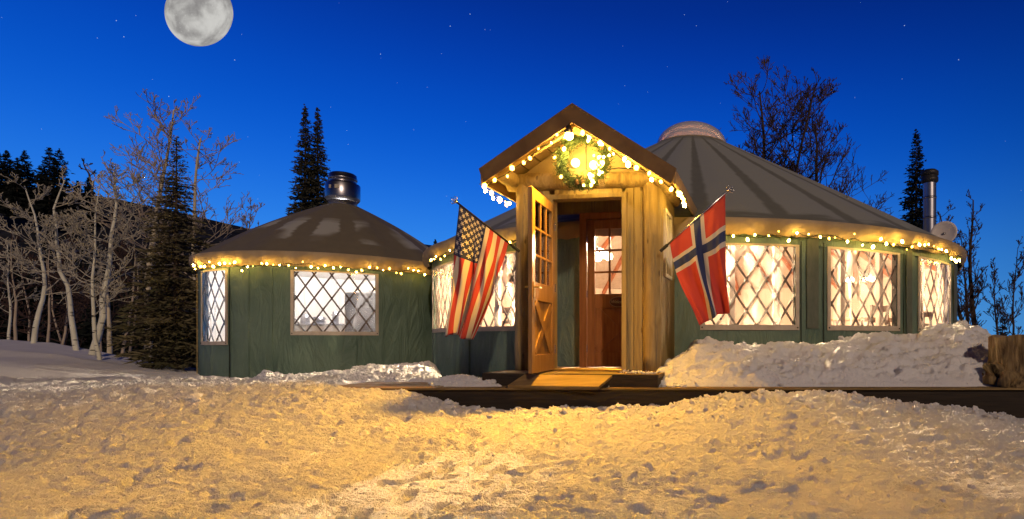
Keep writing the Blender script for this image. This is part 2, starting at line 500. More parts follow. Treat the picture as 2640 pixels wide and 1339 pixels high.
# ------------------------------------------------------------------ mesh building
class MB:
    def __init__(s):
        s.v, s.f, s.uv = [], [], {}

    def add(s, verts, faces, uvs=None):
        o = len(s.v)
        s.v.extend([tuple(p) for p in verts])
        for k, f in enumerate(faces):
            if uvs is not None:
                s.uv[len(s.f)] = uvs[k]
            s.f.append(tuple(i + o for i in f))
        return s

    def box(s, c, size, rot=None, bev=0.0):
        x, y, z = (q / 2 for q in size)
        if bev > 0:
            b = min(bev, x * .45, y * .45, z * .45)
            pts = []
            for sx in (-1, 1):
                for sy in (-1, 1):
                    for sz in (-1, 1):
                        pts += [(sx * (x - b), sy * (y - b), sz * z), (sx * (x - b), sy * y, sz * (z - b)), (sx * x, sy * (y - b), sz * (z - b))]
            bm = bmesh.new()
            vs = [bm.verts.new(p) for p in pts]
            bmesh.ops.convex_hull(bm, input=vs)
            bmesh.ops.dissolve_limit(bm, angle_limit=.01, verts=bm.verts, edges=bm.edges)
            bm.verts.index_update()
            V = [v.co.copy() for v in bm.verts]
            F = [[v.index for v in f.verts] for f in bm.faces]
            bm.free()
        else:
            V = [Vector((sx * x, sy * y, sz * z)) for sx in (-1, 1) for sy in (-1, 1) for sz in (-1, 1)]
            F = [(0, 1, 3, 2), (4, 6, 7, 5), (0, 4, 5, 1), (2, 3, 7, 6), (0, 2, 6, 4), (1, 5, 7, 3)]
        m = rot if rot is not None else Matrix.Identity(3)
        c = Vector(c)
        return s.add([m @ p + c for p in V], F)

    def bar(s, a, b, w, h, up=(0, 0, 1), bev=0.0):
        a, b = Vector(a), Vector(b)
        d = b - a
        L = d.length
        d.normalize()
        up = Vector(up)
        sd = d.cross(up)
        if sd.length < 1e-5:
            sd = d.cross(Vector((1, 0, 0)))
        sd.normalize()
        u2 = sd.cross(d)
        m = Matrix((d, sd, u2)).transposed()
        return s.box((a + b) / 2, (L, w, h), m, bev)

    def tube(s, path, radii, n=8, cap=True):
        P = [Vector(p) for p in path]
        k = len(P)
        V, F = [], []
        ref = Vector((.31, .17, 1)).normalized()
        for i in range(k):
            t = P[min(i + 1, k - 1)] - P[max(i - 1, 0)]
            t.normalize()
            a = t.cross(ref)
            if a.length < .05:
                a = t.cross(Vector((1, 0, 0)))
            a.normalize()
            b = t.cross(a)
            r = radii[i] if hasattr(radii, '__len__') else radii
            for j in range(n):
                q = 2 * PI * j / n
                V.append(P[i] + a * (r * math.cos(q)) + b * (r * math.sin(q)))
        for i in range(k - 1):
            for j in range(n):
                F.append((i * n + j, i * n + (j + 1) % n, (i + 1) * n + (j + 1) % n, (i + 1) * n + j))
        if cap:
            F.append(tuple(range(n))[::-1])
            F.append(tuple((k - 1) * n + j for j in range(n)))
        return s.add(V, F)

    def lathe(s, prof, c=(0, 0, 0), n=24, a0=0, a1=2 * PI):
        V, F = [], []
        full = abs(a1 - a0 - 2 * PI) < 1e-6
        m = n if full else n + 1
        for r, z in prof:
            for j in range(m):
                q = a0 + (a1 - a0) * j / n
                V.append((c[0] + r * math.cos(q), c[1] + r * math.sin(q), c[2] + z))
        for i in range(len(prof) - 1):
            for j in range(n):
                j2 = (j + 1) % m
                F.append((i * m + j, i * m + j2, (i + 1) * m + j2, (i + 1) * m + j))
        return s.add(V, F)

    def sphere(s, c, r, n=10, m=7, sc_=(1, 1, 1)):
        V, F = [], []
        for i in range(m + 1):
            t = PI * i / m
            for j in range(n):
                q = 2 * PI * j / n
                V.append((c[0] + r * sc_[0] * math.sin(t) * math.cos(q), c[1] + r * sc_[1] * math.sin(t) * math.sin(q), c[2] + r * sc_[2] * math.cos(t)))
        for i in range(m):
            for j in range(n):
                F.append((i * n + j, (i + 1) * n + j, (i + 1) * n + (j + 1) % n, i * n + (j + 1) % n))
        return s.add(V, F)

    def mesh(s, name, smooth=False, auto=None):
        me = bpy.data.meshes.new(name)
        me.from_pydata(s.v, [], s.f)
        if s.uv:
            ul = me.uv_layers.new(name='UVMap')
            for fi, uvs in s.uv.items():
                p = me.polygons[fi]
                for k, li in enumerate(p.loop_indices):
                    ul.data[li].uv = uvs[k]
        if smooth:
            me.polygons.foreach_set('use_smooth', [True] * len(me.polygons))
        me.validate(clean_customdata=False)
        return me

    def build(s, name, mat, parent=None, smooth=False, label=None):
        o = bpy.data.objects.new(name, s.mesh(name, smooth))
        link(o, mat, parent)
        if label:
            o['label'] = label
        return o


def wloc(o):
    l = Vector((0, 0, 0))
    while o is not None:
        l += o.location
        o = o.parent
    return l


def link(o, mat, parent):
    if mat is not None:
        o.data.materials.append(M[mat] if isinstance(mat, str) else mat)
    COL.objects.link(o)
    if parent is not None:
        o.parent = parent
        o.location = -wloc(parent)


def inst(name, me, parent, loc, rot=None, scale=None):
    """another object that shares mesh data, at a world position"""
    o = bpy.data.objects.new(name, me)
    COL.objects.link(o)
    if parent is not None:
        o.parent = parent
        o.location = Vector(loc) - wloc(parent)
    else:
        o.location = loc
    if rot is not None:
        o.rotation_euler = rot
    if scale is not None:
        o.scale = (scale,) * 3 if not hasattr(scale, '__len__') else scale
    return o


def tag(o, label, cat, group=None, kind=None):
    o['label'] = label
    if cat:
        o['category'] = cat
    if group:
        o['group'] = group
    if kind:
        o['kind'] = kind
    return o


def thing(name, loc, label, cat, group=None):
    o = bpy.data.objects.new(name, None)
    o.empty_display_size = .1
    COL.objects.link(o)
    o.location = loc
    return tag(o, label, cat, group)


def point_light(name, loc, energy, col, rad=.05, parent=None):
    d = bpy.data.lights.new(name, 'POINT')
    d.energy = energy
    d.color = col
    d.shadow_soft_size = rad
    o = bpy.data.objects.new(name, d)
    COL.objects.link(o)
    if parent is not None:
        o.parent = parent
        o.location = Vector(loc) - wloc(parent)
    else:
        o.location = loc
    return o


def at(px, py, Y):
    """a point of the place: survey reading taken in the photograph, at distance Y from the viewer"""
    return Vector(((px - 1750) / 1450 * Y, Y, CAMZ + (878 - py) / 1450 * Y))


# ================================================================== TERRAIN
DECK_Z, DECK_Y = .434, 6.14
_dx = [-30, -6.5, -4.42, -3.37, -2.73, -2.31, -1.89, -.42, 0, .42, 1.05, 1.68, 2.44, 2.94, 3.58, 4.5, 30]
_dh = [.40, .42, .445, .405, .31, .215, .19, .185, .25, .33, .355, .365, .285, .22, .08, .02, 0]


def ground_h(x, y):
    x = np.asarray(x, float)
    y = np.asarray(y, float)
    hd = np.interp(x, _dx, _dh)
    h = hd * sstep(3.3, 6.0, y) ** 1.25
    # behind the boardwalk
    back = np.where(x > -3.6, .12, .16)
    w = sstep(6.16, 6.3, y) * sstep(-4.2, -3.5, x) + sstep(7.6, 9.4, y) * (1 - sstep(-4.2, -3.5, x))
    h = h * (1 - w) + back * w
    # the open slope by the aspens
    a = -x / np.maximum(y, 1.)
    k = sstep(.80, 1.20, a) * sstep(8.6, 14.2, y)
    dip = sstep(14.6, 21, y) * sstep(.6, .85, a)
    h = h + k * .78 - dip * 1.9
    # rough land further off
    far = sstep(16, 40, y)
    h = h + far * .5 * fbm(x, y, 9, 9, 3, 40) - far * .4 * (x > 0)
    return h


GRID = {}


def stamp(xs, ys, H, items):
    """add rounded clods (h > 0) or prints (h < 0) to a height grid; items: x, y, rx, ry, turn, h"""
    BASE = H.copy()
    for x, y, rx, ry, q, h in items:
        r = max(rx, ry)
        i0, i1 = np.searchsorted(xs, (x - r, x + r))
        j0, j1 = np.searchsorted(ys, (y - r, y + r))
        if i1 - i0 < 2 or j1 - j0 < 2:
            continue
        dx = xs[i0:i1][None] - x
        dy = ys[j0:j1][:, None] - y
        a = (dx * math.cos(q) + dy * math.sin(q)) / rx
        b = (-dx * math.sin(q) + dy * math.cos(q)) / ry
        d = np.clip(1 - a * a - b * b, 0, 1)
        sub = H[j0:j1, i0:i1]
        if h > 0:
            base = float(BASE[(j0 + j1) // 2, (i0 + i1) // 2])
            top = base + h * (np.sqrt(d) - .25) + .25 * (sub - base)
            H[j0:j1, i0:i1] = np.where(d > 0, np.maximum(sub, top), sub)
        else:
            H[j0:j1, i0:i1] = sub + h * sstep(0, .35, d) - .25 * h * sstep(0, .04, d) * (1 - sstep(.05, .2, d))


def terrain():
    xs = np.concatenate([-np.geomspace(400, 11.5, 46)[:-1], np.linspace(-11.5, -6.4, 190)[:-1], np.linspace(-6.4, 4.6, 760), np.geomspace(4.7, 400, 50)])
    ys = np.concatenate([np.linspace(-60, 2.2, 20)[:-1], np.linspace(2.2, 6.3, 330), np.linspace(6.32, 9.5, 120)[1:], np.linspace(9.55, 15.5, 110)[1:], np.geomspace(15.6, 700, 50)])
    X, Y = np.meshgrid(xs, ys)
    H = ground_h(X, Y)
    fg = (1 - sstep(8.5, 11, Y)) * (1 - sstep(5, 9, np.abs(X + 1) - 4)) * sstep(1.0, 2.2, Y)
    near_deck = sstep(4.6, 5.8, Y)
    rough = .55 + .75 * sstep(-.25, .35, fbm(X, Y, 1.7, .8, 2, 71))
    near = .40 + .60 * near_deck
    D = .040 * fbm(X, Y, 1.1, .6, 3, 1)
    D += .026 * near * rough * fbm(X, Y, .50, .12, 4, 5, .6)
    cl = 1 - np.abs(fbm(X, Y, .26, .10, 3, 9))
    D += (.012 + .022 * near_deck) * rough * (cl - .75)
    D += .007 * vnoise(X / .7, Y / .03, seed=21) * sstep(.1, .5, fbm(X, Y, 1.4, .9, 2, 33) + .3)
    D += .044 * rough * (.45 - np.abs(fbm(X, Y, .16, .065, 3, 25, .62))) + .016 * rough * fbm(X, Y, .06, .030, 2, 29)
    pit = fbm(X, Y, .22, .085, 2, 83)
    D -= .026 * sstep(.3, .55, pit)
    # smoother trodden lane straight out of the door
    lane = np.exp(-((X + 1.5 + (4.9 - Y) * .08) / .55) ** 2) * sstep(6.2, 5.2, Y)
    D = D * (1 - .7 * lane)
    # tracks on the open slope
    sl = sstep(9.2, 10.2, Y) * (1 - sstep(14, 15, Y)) * (X < -7)
    D2 = .075 * vnoise(X / 6 + Y * .12, (Y + .10 * X) / .30, seed=60) + .02 * fbm(X, Y, .5, .35, 3, 66)
    H = H + D * fg + D2 * sl
    rs_ = random.Random(12)
    it = []
    # clods thrown up along the boardwalk, fewer further out
    for _ in range(2200):
        x = rs_.uniform(-7.5, 4.4)
        y = 6.12 - abs(rs_.gauss(0, .55)) if x > -3.3 else rs_.uniform(5.0, 8.2)
        r = rs_.choice((.015, .018, .022, .026, .032, .04, .055)) * rs_.uniform(.8, 1.2)
        it.append((x, y, r * rs_.uniform(.9, 1.7), r, rs_.uniform(-.6, .6), r * rs_.uniform(.35, .8)))
    for _ in range(700):
        x, y = rs_.uniform(-7, 4), rs_.uniform(2.4, 5.4)
        r = rs_.choice((.012, .016, .02, .028, .04))
        it.append((x, y, r * rs_.uniform(1, 1.8), r, rs_.uniform(-.5, .5), r * rs_.uniform(.3, .6)))
    # boot prints: wandering about, and to and fro between the door and the foreground
    for k_ in range(34):
        t_ = k_ / 33
        y = 2.6 + 3.2 * t_
        for off in (-.35, .05, .5):
            if rs_.random() < .75:
                it.append((-1.9 + .5 * t_ + off + (.09 if k_ % 2 else -.09) + rs_.uniform(-.06, .06), y + rs_.uniform(-.08, .08), .055, .13, rs_.uniform(-.3, .1), -.022 - .014 * rs_.random()))
    for _ in range(26):
        x, y, a_ = rs_.uniform(-6.5, 3.5), rs_.uniform(2.8, 5.6), rs_.uniform(-1.3, 1.3)
        for k_ in range(rs_.randint(3, 7)):
            it.append((x + math.sin(a_) * .42 * k_ + (.08 if k_ % 2 else -.08), y + math.cos(a_) * .42 * k_, .055, .125, -a_, -.03))
    stamp(xs, ys, H, it)
    GRID['xs'], GRID['ys'], GRID['H'] = xs, ys, H
    ny, nx = X.shape
    V = np.stack([X, Y, H], -1).reshape(-1, 3)
    i = np.arange(nx * ny).reshape(ny, nx)
    Q = np.stack([i[:-1, :-1], i[:-1, 1:], i[1:, 1:], i[1:, :-1]], -1).reshape(-1, 4)
    me = bpy.data.meshes.new('ground')
    me.vertices.add(len(V))
    me.vertices.foreach_set('co', V.ravel())
    me.loops.add(Q.size)
    me.loops.foreach_set('vertex_index', Q.ravel())
    me.polygons.add(len(Q))
    me.polygons.foreach_set('loop_start', np.arange(len(Q)) * 4)
    me.polygons.foreach_set('loop_total', np.full(len(Q), 4))
    me.polygons.foreach_set('use_smooth', np.ones(len(Q), bool))
    me.update()
    me.validate()
    o = bpy.data.objects.new('ground', me)
    link(o, 'snow', None)
    tag(o, 'trodden snow covered ground in front of the yurts', None, kind='structure')


terrain()


def grid_mesh(name, X, Y, Z, mat, smooth=True, parent=None):
    ny, nx = X.shape
    V = np.stack([X, Y, Z], -1).reshape(-1, 3)
    i = np.arange(nx * ny).reshape(ny, nx)
    Q = np.stack([i[:-1, :-1], i[:-1, 1:], i[1:, 1:], i[1:, :-1]], -1).reshape(-1, 4)
    me = bpy.data.meshes.new(name)
    me.from_pydata(V.tolist(), [], Q.tolist())
    if smooth:
        me.polygons.foreach_set('use_smooth', [True] * len(me.polygons))
    o = bpy.data.objects.new(name, me)
    link(o, mat, parent)
    return o


def hill():
    a = np.linspace(-2.6, 0.25, 120)
    t = np.linspace(0, 1, 26)
    A, T = np.meshgrid(a, t)
    px = 1750 + 1450 * A
    crest = np.interp(px, [-2000, 0, 60, 200, 270, 400, 500, 640, 800, 1150, 1500, 2000], [440, 478, 482, 496, 508, 538, 556, 588, 606, 640, 780, 900])
    Yc = 92.0
    Yy = 34 + (Yc - 34) * T
    zc = CAMZ + (878 - crest) / 1450 * Yc
    Z = -2 + (zc + 2) * (T ** 1.15)
    X = A * Yy
    n = fbm(X, Yy, 8, 8, 3, 77)
    Z = Z + n * 1.2 * sstep(0, .2, T) * (1 - .6 * T)
    # back side
    Yb = np.full((1, a.size), 150.0)
    X = np.vstack([X, A[:1] * 150])
    Yy = np.vstack([Yy, Yb])
    Z = np.vstack([Z, np.full((1, a.size), -5.)])
    o = grid_mesh('hill', X, Yy, Z, 'hill')
    tag(o, 'dark wooded hillside rising behind the aspens', None, kind='structure')


hill()


# ================================================================== SNOW BANKS
def snow_bank(name, label, keys, seed, n=(380, 120), lump=.07):
    """keys: (angle px, y front, z front, y crest, crest py)"""
    k = np.array(keys, float)
    px = np.linspace(k[0, 0], k[-1, 0], n[0])
    yf = np.interp(px, k[:, 0], k[:, 1])
    zf = np.interp(px, k[:, 0], k[:, 2])
    yc = np.interp(px, k[:, 0], k[:, 3])
    pc = np.interp(px, k[:, 0], k[:, 4])
    zc = CAMZ + (878 - pc) / 1450 * yc
    t = np.linspace(0, 1.45, n[1])
    PX, T = np.meshgrid(px, t)
    Y = yf + (yc - yf) * T
    X = (PX - 1750) / 1450 * Y
    prof = np.where(T <= 1, np.sin(np.clip(T, 0, 1) * PI / 2) ** .85, 1 - ((T - 1) / .45) ** 2 * .9)
    Z = zf + (zc - zf) * prof
    s = (PX - k[0, 0]) / (k[-1, 0] - k[0, 0])
    endm = sstep(0, .03, s) * sstep(1, .97, s)
    b = 1 - np.abs(fbm(X, Y + Z, .34, .26, 3, seed))
    c = np.sqrt(np.clip(fbm(X, Y + Z * .6, .20, .15, 2, seed + 4) + .1, 0, 1))
    m = sstep(0, .12, T)
    Z = Z + ((b - .72) * lump * 1.5 + c * lump + .055 * (.4 - np.abs(fbm(X, Y + Z, .13, .10, 3, seed + 8, .62)))) * m * endm
    Y = Y - (b - .75) * lump * 1.1 * m
    Z = np.where(T > 1.35, Z - .5, Z)
    Z[0] -= .03
    o = grid_mesh(name, X, Y, Z, 'snow_bank')
    return tag(o, label, 'snow', kind='stuff')


snow_bank('snow_bank', 'lumpy shovelled snow bank heaped against the big yurt on the boardwalk',
          [(1672, 6.36, .44, 6.45, 990), (1690, 6.34, .44, 6.62, 972), (1740, 6.30, .44, 6.9, 930), (1790, 6.28, .44, 7.1, 894), (1830, 6.28, .44, 7.15, 888),
           (1900, 6.26, .44, 7.2, 905), (1960, 6.26, .44, 7.2, 901), (2058, 6.26, .44, 7.25, 895), (2113, 6.26, .44, 7.3, 906), (2165, 6.26, .44, 7.4, 888),
           (2245, 6.26, .44, 7.6, 868), (2366, 6.26, .44, 8.0, 869), (2410, 6.26, .44, 8.3, 855), (2487, 6.26, .44, 8.6, 838), (2522, 6.3, .44, 8.5, 852),
           (2552, 6.3, .44, 8.2, 876), (2620, 6.3, .44, 8.0, 900), (2760, 6.3, .44, 7.8, 930)], 101)
snow_bank('snow_bank', 'low ridge of snow along the foot of the small yurt',
          [(640, 7.6, .36, 7.75, 984), (686, 7.4, .38, 7.9, 966), (737, 7.4, .38, 7.9, 976), (820, 7.2, .38, 8.1, 972), (893, 7.0, .40, 8.3, 964), (957, 6.9, .40, 8.6, 951),
           (1020, 6.8, .40, 8.8, 950), (1075, 6.8, .40, 9.0, 942), (1108, 6.8, .40, 9.0, 940), (1135, 6.8, .40, 8.6, 960)], 131, (260, 80), .05)
snow_bank('snow_bank', 'small snow heap on the boardwalk under the striped flag',
          [(1108, 6.3, .42, 6.7, 992), (1140, 6.28, .42, 6.75, 982), (1190, 6.26, .43, 6.8, 975), (1240, 6.26, .43, 6.7, 981), (1290, 6.3, .43, 6.5, 996)], 151, (150, 60), .03)


# ================================================================== YURTS
BIG = dict(c=(.31, 13.6), r=5.75, ez=2.62, er=5.92, vb=2.41, base=.10, floor=.58)
SML = dict(c=(-8.3, 13.9), r=2.72, ez=2.70, er=2.87, vb=2.44, base=.06, floor=.45)


def ang_at(Yd, px, r=None):
    """angle on the yurt's wall that is seen in direction px (near side)"""
    cx, cy = Yd['c']
    r = r or Yd['r']
    a = (px - 1750) / 1450
    A = 1 + a * a
    B = -2 * (a * cx + cy)
    C = cx * cx + cy * cy - r * r
    disc = max(B * B - 4 * A * C, 0)
    y = (-B - math.sqrt(disc)) / (2 * A)
    return math.atan2(y - cy, a * y - cx)


def cyl(Yd, th, r, z):
    return Vector((Yd['c'][0] + r * math.cos(th), Yd['c'][1] + r * math.sin(th), z))


def wall_mesh(Yd, r, z0, z1, holes, wrinkle=0.0, seed=0, step=.012, zst=.06):
    """canvas cylinder with openings; holes: (th0, th1, zlo, zhi)"""
    ths = list(np.arange(-PI, PI, step)) + [PI]
    zs = list(np.arange(z0, z1, zst)) + [z1]
    for a, b, lo, hi in holes:
        ths = [t for t in ths if abs(t - a) > .004 and abs(t - b) > .004] + [a, b]
        zs = [q for q in zs if abs(q - lo) > .015 and abs(q - hi) > .015] + [lo, hi]
    ths = np.array(sorted(set(ths)))
    zs = np.array(sorted(set(zs)))
    T, Z = np.meshgrid(ths, zs)
    rr = np.full_like(T, r)
    if wrinkle:
        rr = rr + wrinkle * fbm(T * r + Z * .35, Z, .35, 1.4, 3, seed) + wrinkle * .5 * fbm(T * r - Z * .8, Z, .2, 1.0, 2, seed + 3)
    X = Yd['c'][0] + rr * np.cos(T)
    Y = Yd['c'][1] + rr * np.sin(T)
    V = np.stack([X, Y, Z], -1).reshape(-1, 3)
    nx = len(ths)
    F = []
    tm = (ths[:-1] + ths[1:]) / 2
    zm = (zs[:-1] + zs[1:]) / 2
    keep = np.ones((len(zm), len(tm)), bool)
    for a, b, lo, hi in holes:
        keep &= ~((tm[None] > a) & (tm[None] < b) & (zm[:, None] > lo) & (zm[:, None] < hi))
    for j, i in zip(*np.nonzero(keep)):
        F.append((j * nx + i, j * nx + i + 1, (j + 1) * nx + i + 1, (j + 1) * nx + i))
    m = MB()
    m.add(V.tolist(), F)
    return m


def patch(Yd, r, a, b, z0, z1, n=10, nz=1, th=0.0, wob=None):
    """curved strip on the wall (optionally with thickness inward)"""
    m = MB()
    V, F = [], []
    for j in range(nz + 1):
        for i in range(n + 1):
            t = a + (b - a) * i / n
            z = z0 + (z1 - z0) * j / nz
            d = wob(t * r, z) if wob else 0
            V.append(cyl(Yd, t, r + d, z))
    k = n + 1
    for j in range(nz):
        for i in range(n):
            F.append((j * k + i, j * k + i + 1, (j + 1) * k + i + 1, (j + 1) * k + i))
    if th:
        o = len(V)
        for j in range(nz + 1):
            for i in range(n + 1):
                t = a + (b - a) * i / n
                V.append(cyl(Yd, t, r - th, z0 + (z1 - z0) * j / nz))
        for j in range(nz):
            for i in range(n):
                F.append((o + j * k + i, o + (j + 1) * k + i, o + (j + 1) * k + i + 1, o + j * k + i + 1))
        for i in range(n):
            F.append((i, o + i, o + i + 1, i + 1))
            q = nz * k
            F.append((q + i, q + i + 1, o + q + i + 1, o + q + i))
        for j in range(nz):
            F.append((j * k, (j + 1) * k, o + (j + 1) * k, o + j * k))
            F.append((j * k + n, o + j * k + n, o + (j + 1) * k + n, (j + 1) * k + n))
    m.add(V, F)
    return m


def make_window(Yd, root, a, b, z0, z1, vinyl, pitch, seed):
    r = Yd['r']
    rg = random.Random(seed)
    bw = .055
    wd = MB()
    # border tape: four strips
    ba = bw / r
    w = patch(Yd, r + .022, a - ba, b + ba, z0 - bw - .02, z0, 12, 1, .016).build('window', 'border', root)
    for p, q, lo, hi in ((a - ba, a, z0, z1), (b, b + ba, z0, z1), (a - ba, b + ba, z1, z1 + .03)):
        patch(Yd, r + .022, p, q, lo, hi, 12 if q - p > .1 else 2, 4, .016).build('border', 'border', w)
    # snaps
    for t in (a - ba / 2, b + ba / 2):
        p = cyl(Yd, t, r + .027, z0 - bw / 2 - .01)
        MB().sphere(p, .012, 8, 5).build('snap', 'black', w)
    sd = rg.uniform(0, 50)
    patch(Yd, r + .012, a, b, z0, z1, 26, 22,
          wob=lambda s_, z_: .006 * math.sin(s_ * 23 + sd + 2.1 * math.sin(z_ * 3 + sd)) + .004 * math.sin(s_ * 51 + z_ * 4)).build('pane', vinyl, w, True)
    # lattice slats behind the vinyl
    W = (b - a) * r
    H = z1 - z0
    sl = 1.52
    off = rg.uniform(0, pitch)
    sw = .036
    for sgn in (1, -1):
        s0 = -H / sl - pitch + off * (1 if sgn > 0 else .45)
        while s0 < W + H / sl + pitch:
            # s = s0 + sgn*(z-z0)/sl (for -1 start from the top)
            lo, hi = 0.0, H
            if sgn > 0:
                lo = max(lo, (0 - s0) * sl)
                hi = min(hi, (W - s0) * sl)
            else:
                lo = max(lo, (s0 - W) * sl)
                hi = min(hi, s0 * sl)
            if hi - lo > .06:
                rr = r - (.022 if sgn > 0 else .040)
                V, F = [], []
                n = 5
                for i in range(n + 1):
                    z = lo + (hi - lo) * i / n
                    s_ = s0 + sgn * z / sl
                    for ds, dr in ((-sw / 2, .006), (sw / 2, .006), (sw / 2, -.006), (-sw / 2, -.006)):
                        q = min(max(s_ + ds, -.03), W + .03)
                        V.append(cyl(Yd, a + q / r, rr + dr, z0 + z))
                for i in range(n):
                    for j in range(4):
                        F.append((i * 4 + j, i * 4 + (j + 1) % 4, (i + 1) * 4 + (j + 1) % 4, (i + 1) * 4 + j))
                F += [(3, 2, 1, 0), (n * 4, n * 4 + 1, n * 4 + 2, n * 4 + 3)]
                MB().add(V, F).build('slat', 'slat', w)
            s0 += pitch
    return w


def cone_roof(Yd, r0, z0, r1, z1, nr, bulge, mat, root, name='roof'):
    m = MB()
    nth, ns = nr * 8, 22
    V, F, U = [], [], []
    for j in range(ns + 1):
        s = j / ns
        for i in range(nth + 1):
            th = 2 * PI * i / nth - PI
            fr = (i % 8) / 8
            r = r0 + (r1 - r0) * s
            z = z0 + (z1 - z0) * s + bulge * math.sin(PI * s)
            sag = (math.cos(2 * PI * fr) - 1) / 2 * .045 * (1 - s * .8)
            V.append((Yd['c'][0] + r * math.cos(th), Yd['c'][1] + r * math.sin(th), z + sag))
    k = nth + 1
    for j in range(ns):
        for i in range(nth):
            F.append((j * k + i, j * k + i + 1, (j + 1) * k + i + 1, (j + 1) * k + i))
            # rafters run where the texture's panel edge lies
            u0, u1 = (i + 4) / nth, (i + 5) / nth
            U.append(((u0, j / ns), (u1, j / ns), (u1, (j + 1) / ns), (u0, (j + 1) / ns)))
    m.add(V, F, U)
    return m.build(name, mat, root, True)


def valance(Yd, root, seed):
    n = int(2 * PI * Yd['er'] / .022)
    th = np.linspace(-PI, PI, n + 1)
    t = np.linspace(0, 1, 12)
    T, S = np.meshgrid(th, t)
    s_ = T * Yd['er']
    amp = .004 + .034 * S ** 1.2
    d = amp * (fbm(s_, S * .6, .17, .35, 2, seed) + .7 * fbm(s_ + S * .25, S, .085, .4, 2, seed + 5))
    rr = Yd['er'] + .012 * np.sin(PI * S) + d - .10 * S ** 2
    zz = Yd['ez'] + .015 + (Yd['vb'] - Yd['ez'] - .015) * S + S * (.022 * fbm(s_, S, .5, 1, 2, seed + 9) + .012 * fbm(s_, S, .1, 1, 2, seed + 12))
    X = Yd['c'][0] + rr * np.cos(T)
    Y = Yd['c'][1] + rr * np.sin(T)
    return grid_mesh('valance', X, Y, zz, 'valance', True, root)


_bulbs = []


def bulb_mesh(rg=random):
    """bulbs of one kind, some burning brighter than others"""
    if not _bulbs:
        for k in range(3):
            bm = bmesh.new()
            bmesh.ops.create_icosphere(bm, subdivisions=1, radius=1.0)
            for v in bm.verts:
                v.co.z *= 1.35
            me = bpy.data.meshes.new('bulb')
            bm.to_mesh(me)
            bm.free()
            me.materials.append(M[('bulb_dim', 'bulb', 'bulb_bright')[k]])
            _bulbs.append(me)
    return _bulbs[rg.choice((0, 0, 1, 1, 1, 2))]


def light_string(label, pts, seed, r=.017, wire_r=.006, garland=False, drop=(.0, .05), every=1, out=None):
    """wire along pts (world) with bulbs hanging from it"""
    rg = random.Random(seed)
    root = thing('string_lights', pts[0], label, 'string lights', 'warm string lights')
    MB().tube(pts, wire_r, 5).build('wire', 'wire', root, True)
    n = 0
    for i, p in enumerate(pts):
        if i % every or i == 0:
            continue
        q = Vector(p) + Vector((rg.uniform(-.03, .03), rg.uniform(-.015, .015), -rg.uniform(*drop)))
        if out:
            q += Vector(out)
        b = inst('bulb', bulb_mesh(), root, q, (rg.uniform(-.5, .5), rg.uniform(-.5, .5), 0), r * rg.choice((.55, .7, .85, 1, 1, 1.25, 1.4)))
        n += 1
    if garland:
        g = MB()
        for i in range(len(pts) - 1):
            a, b = Vector(pts[i]), Vector(pts[i + 1])
            for q in range(26):
                p = a.lerp(b, rg.random())
                d = Vector((rg.gauss(0, 1), rg.gauss(0, 1), rg.gauss(0, .8))).normalized() * rg.uniform(.02, .055)
                s_ = d.cross(Vector((rg.gauss(0, 1), rg.gauss(0, 1), rg.gauss(0, 1)))).normalized() * .004
                g.add([p - s_, p + s_, p + d], [(0, 1, 2)])
        g.build('garland', 'garland', root)['kind'] = 'stuff'
    return root


def eave_string(Yd, label, pxa, pxb, step, seed, side=0, extra_b=0.0):
    a = ang_at(Yd, pxa, Yd['er'] + .02)
    b = ang_at(Yd, pxb, Yd['er'] + .02) + extra_b
    if b < a - PI:
        b += 2 * PI
    if b < a:
        a, b = b, a
    L = (b - a) * Yd['er']
    n = max(3, int(L / step))
    rg = random.Random(seed)
    pts = []
    for i in range(n + 1):
        t = a + (b - a) * i / n
        pts.append(cyl(Yd, t, Yd['er'] + .035 + rg.uniform(-.01, .02), Yd['vb'] - .020 + .035 * math.sin(t * Yd['er'] * 3.1) + rg.uniform(-.035, .035)))
    return light_string(label, pts, seed, .016, .005, True, (-.06, .06))


def rafters(Yd, root, r0, z0, r1, z1, nr, th0, th1, drop=.10):
    for i in range(nr):
        th = 2 * PI * i / nr - PI + PI / nr * 0
        if not (th0 <= th <= th1):
            continue
        a = cyl(Yd, th, r0 - .1, z0 - drop - .02)
        b = cyl(Yd, th, r1, z1 - drop)
        MB().bar(a, b, .09, .09).build('rafter', 'rafter', root)


# ---------------------------------------------------------------- the big yurt
big = thing('yurt', (BIG['c'][0], BIG['c'][1], BIG['base']), 'big round green canvas yurt with clear dome, lit diamond lattice windows and stove pipe', 'yurt')
W1 = (ang_at(BIG, 1118), ang_at(BIG, 1186))
W2 = (ang_at(BIG, 1229), ang_at(BIG, 1372))
W3 = (ang_at(BIG, 1815), ang_at(BIG, 2050))
W4 = (ang_at(BIG, 2140), ang_at(BIG, 2312))
W5 = (ang_at(BIG, 2370), ang_at(BIG, 2447))
WINS = [(min(a), max(a), 1.17, 2.28) for a in (W1, W2, W3, W4, W5)]
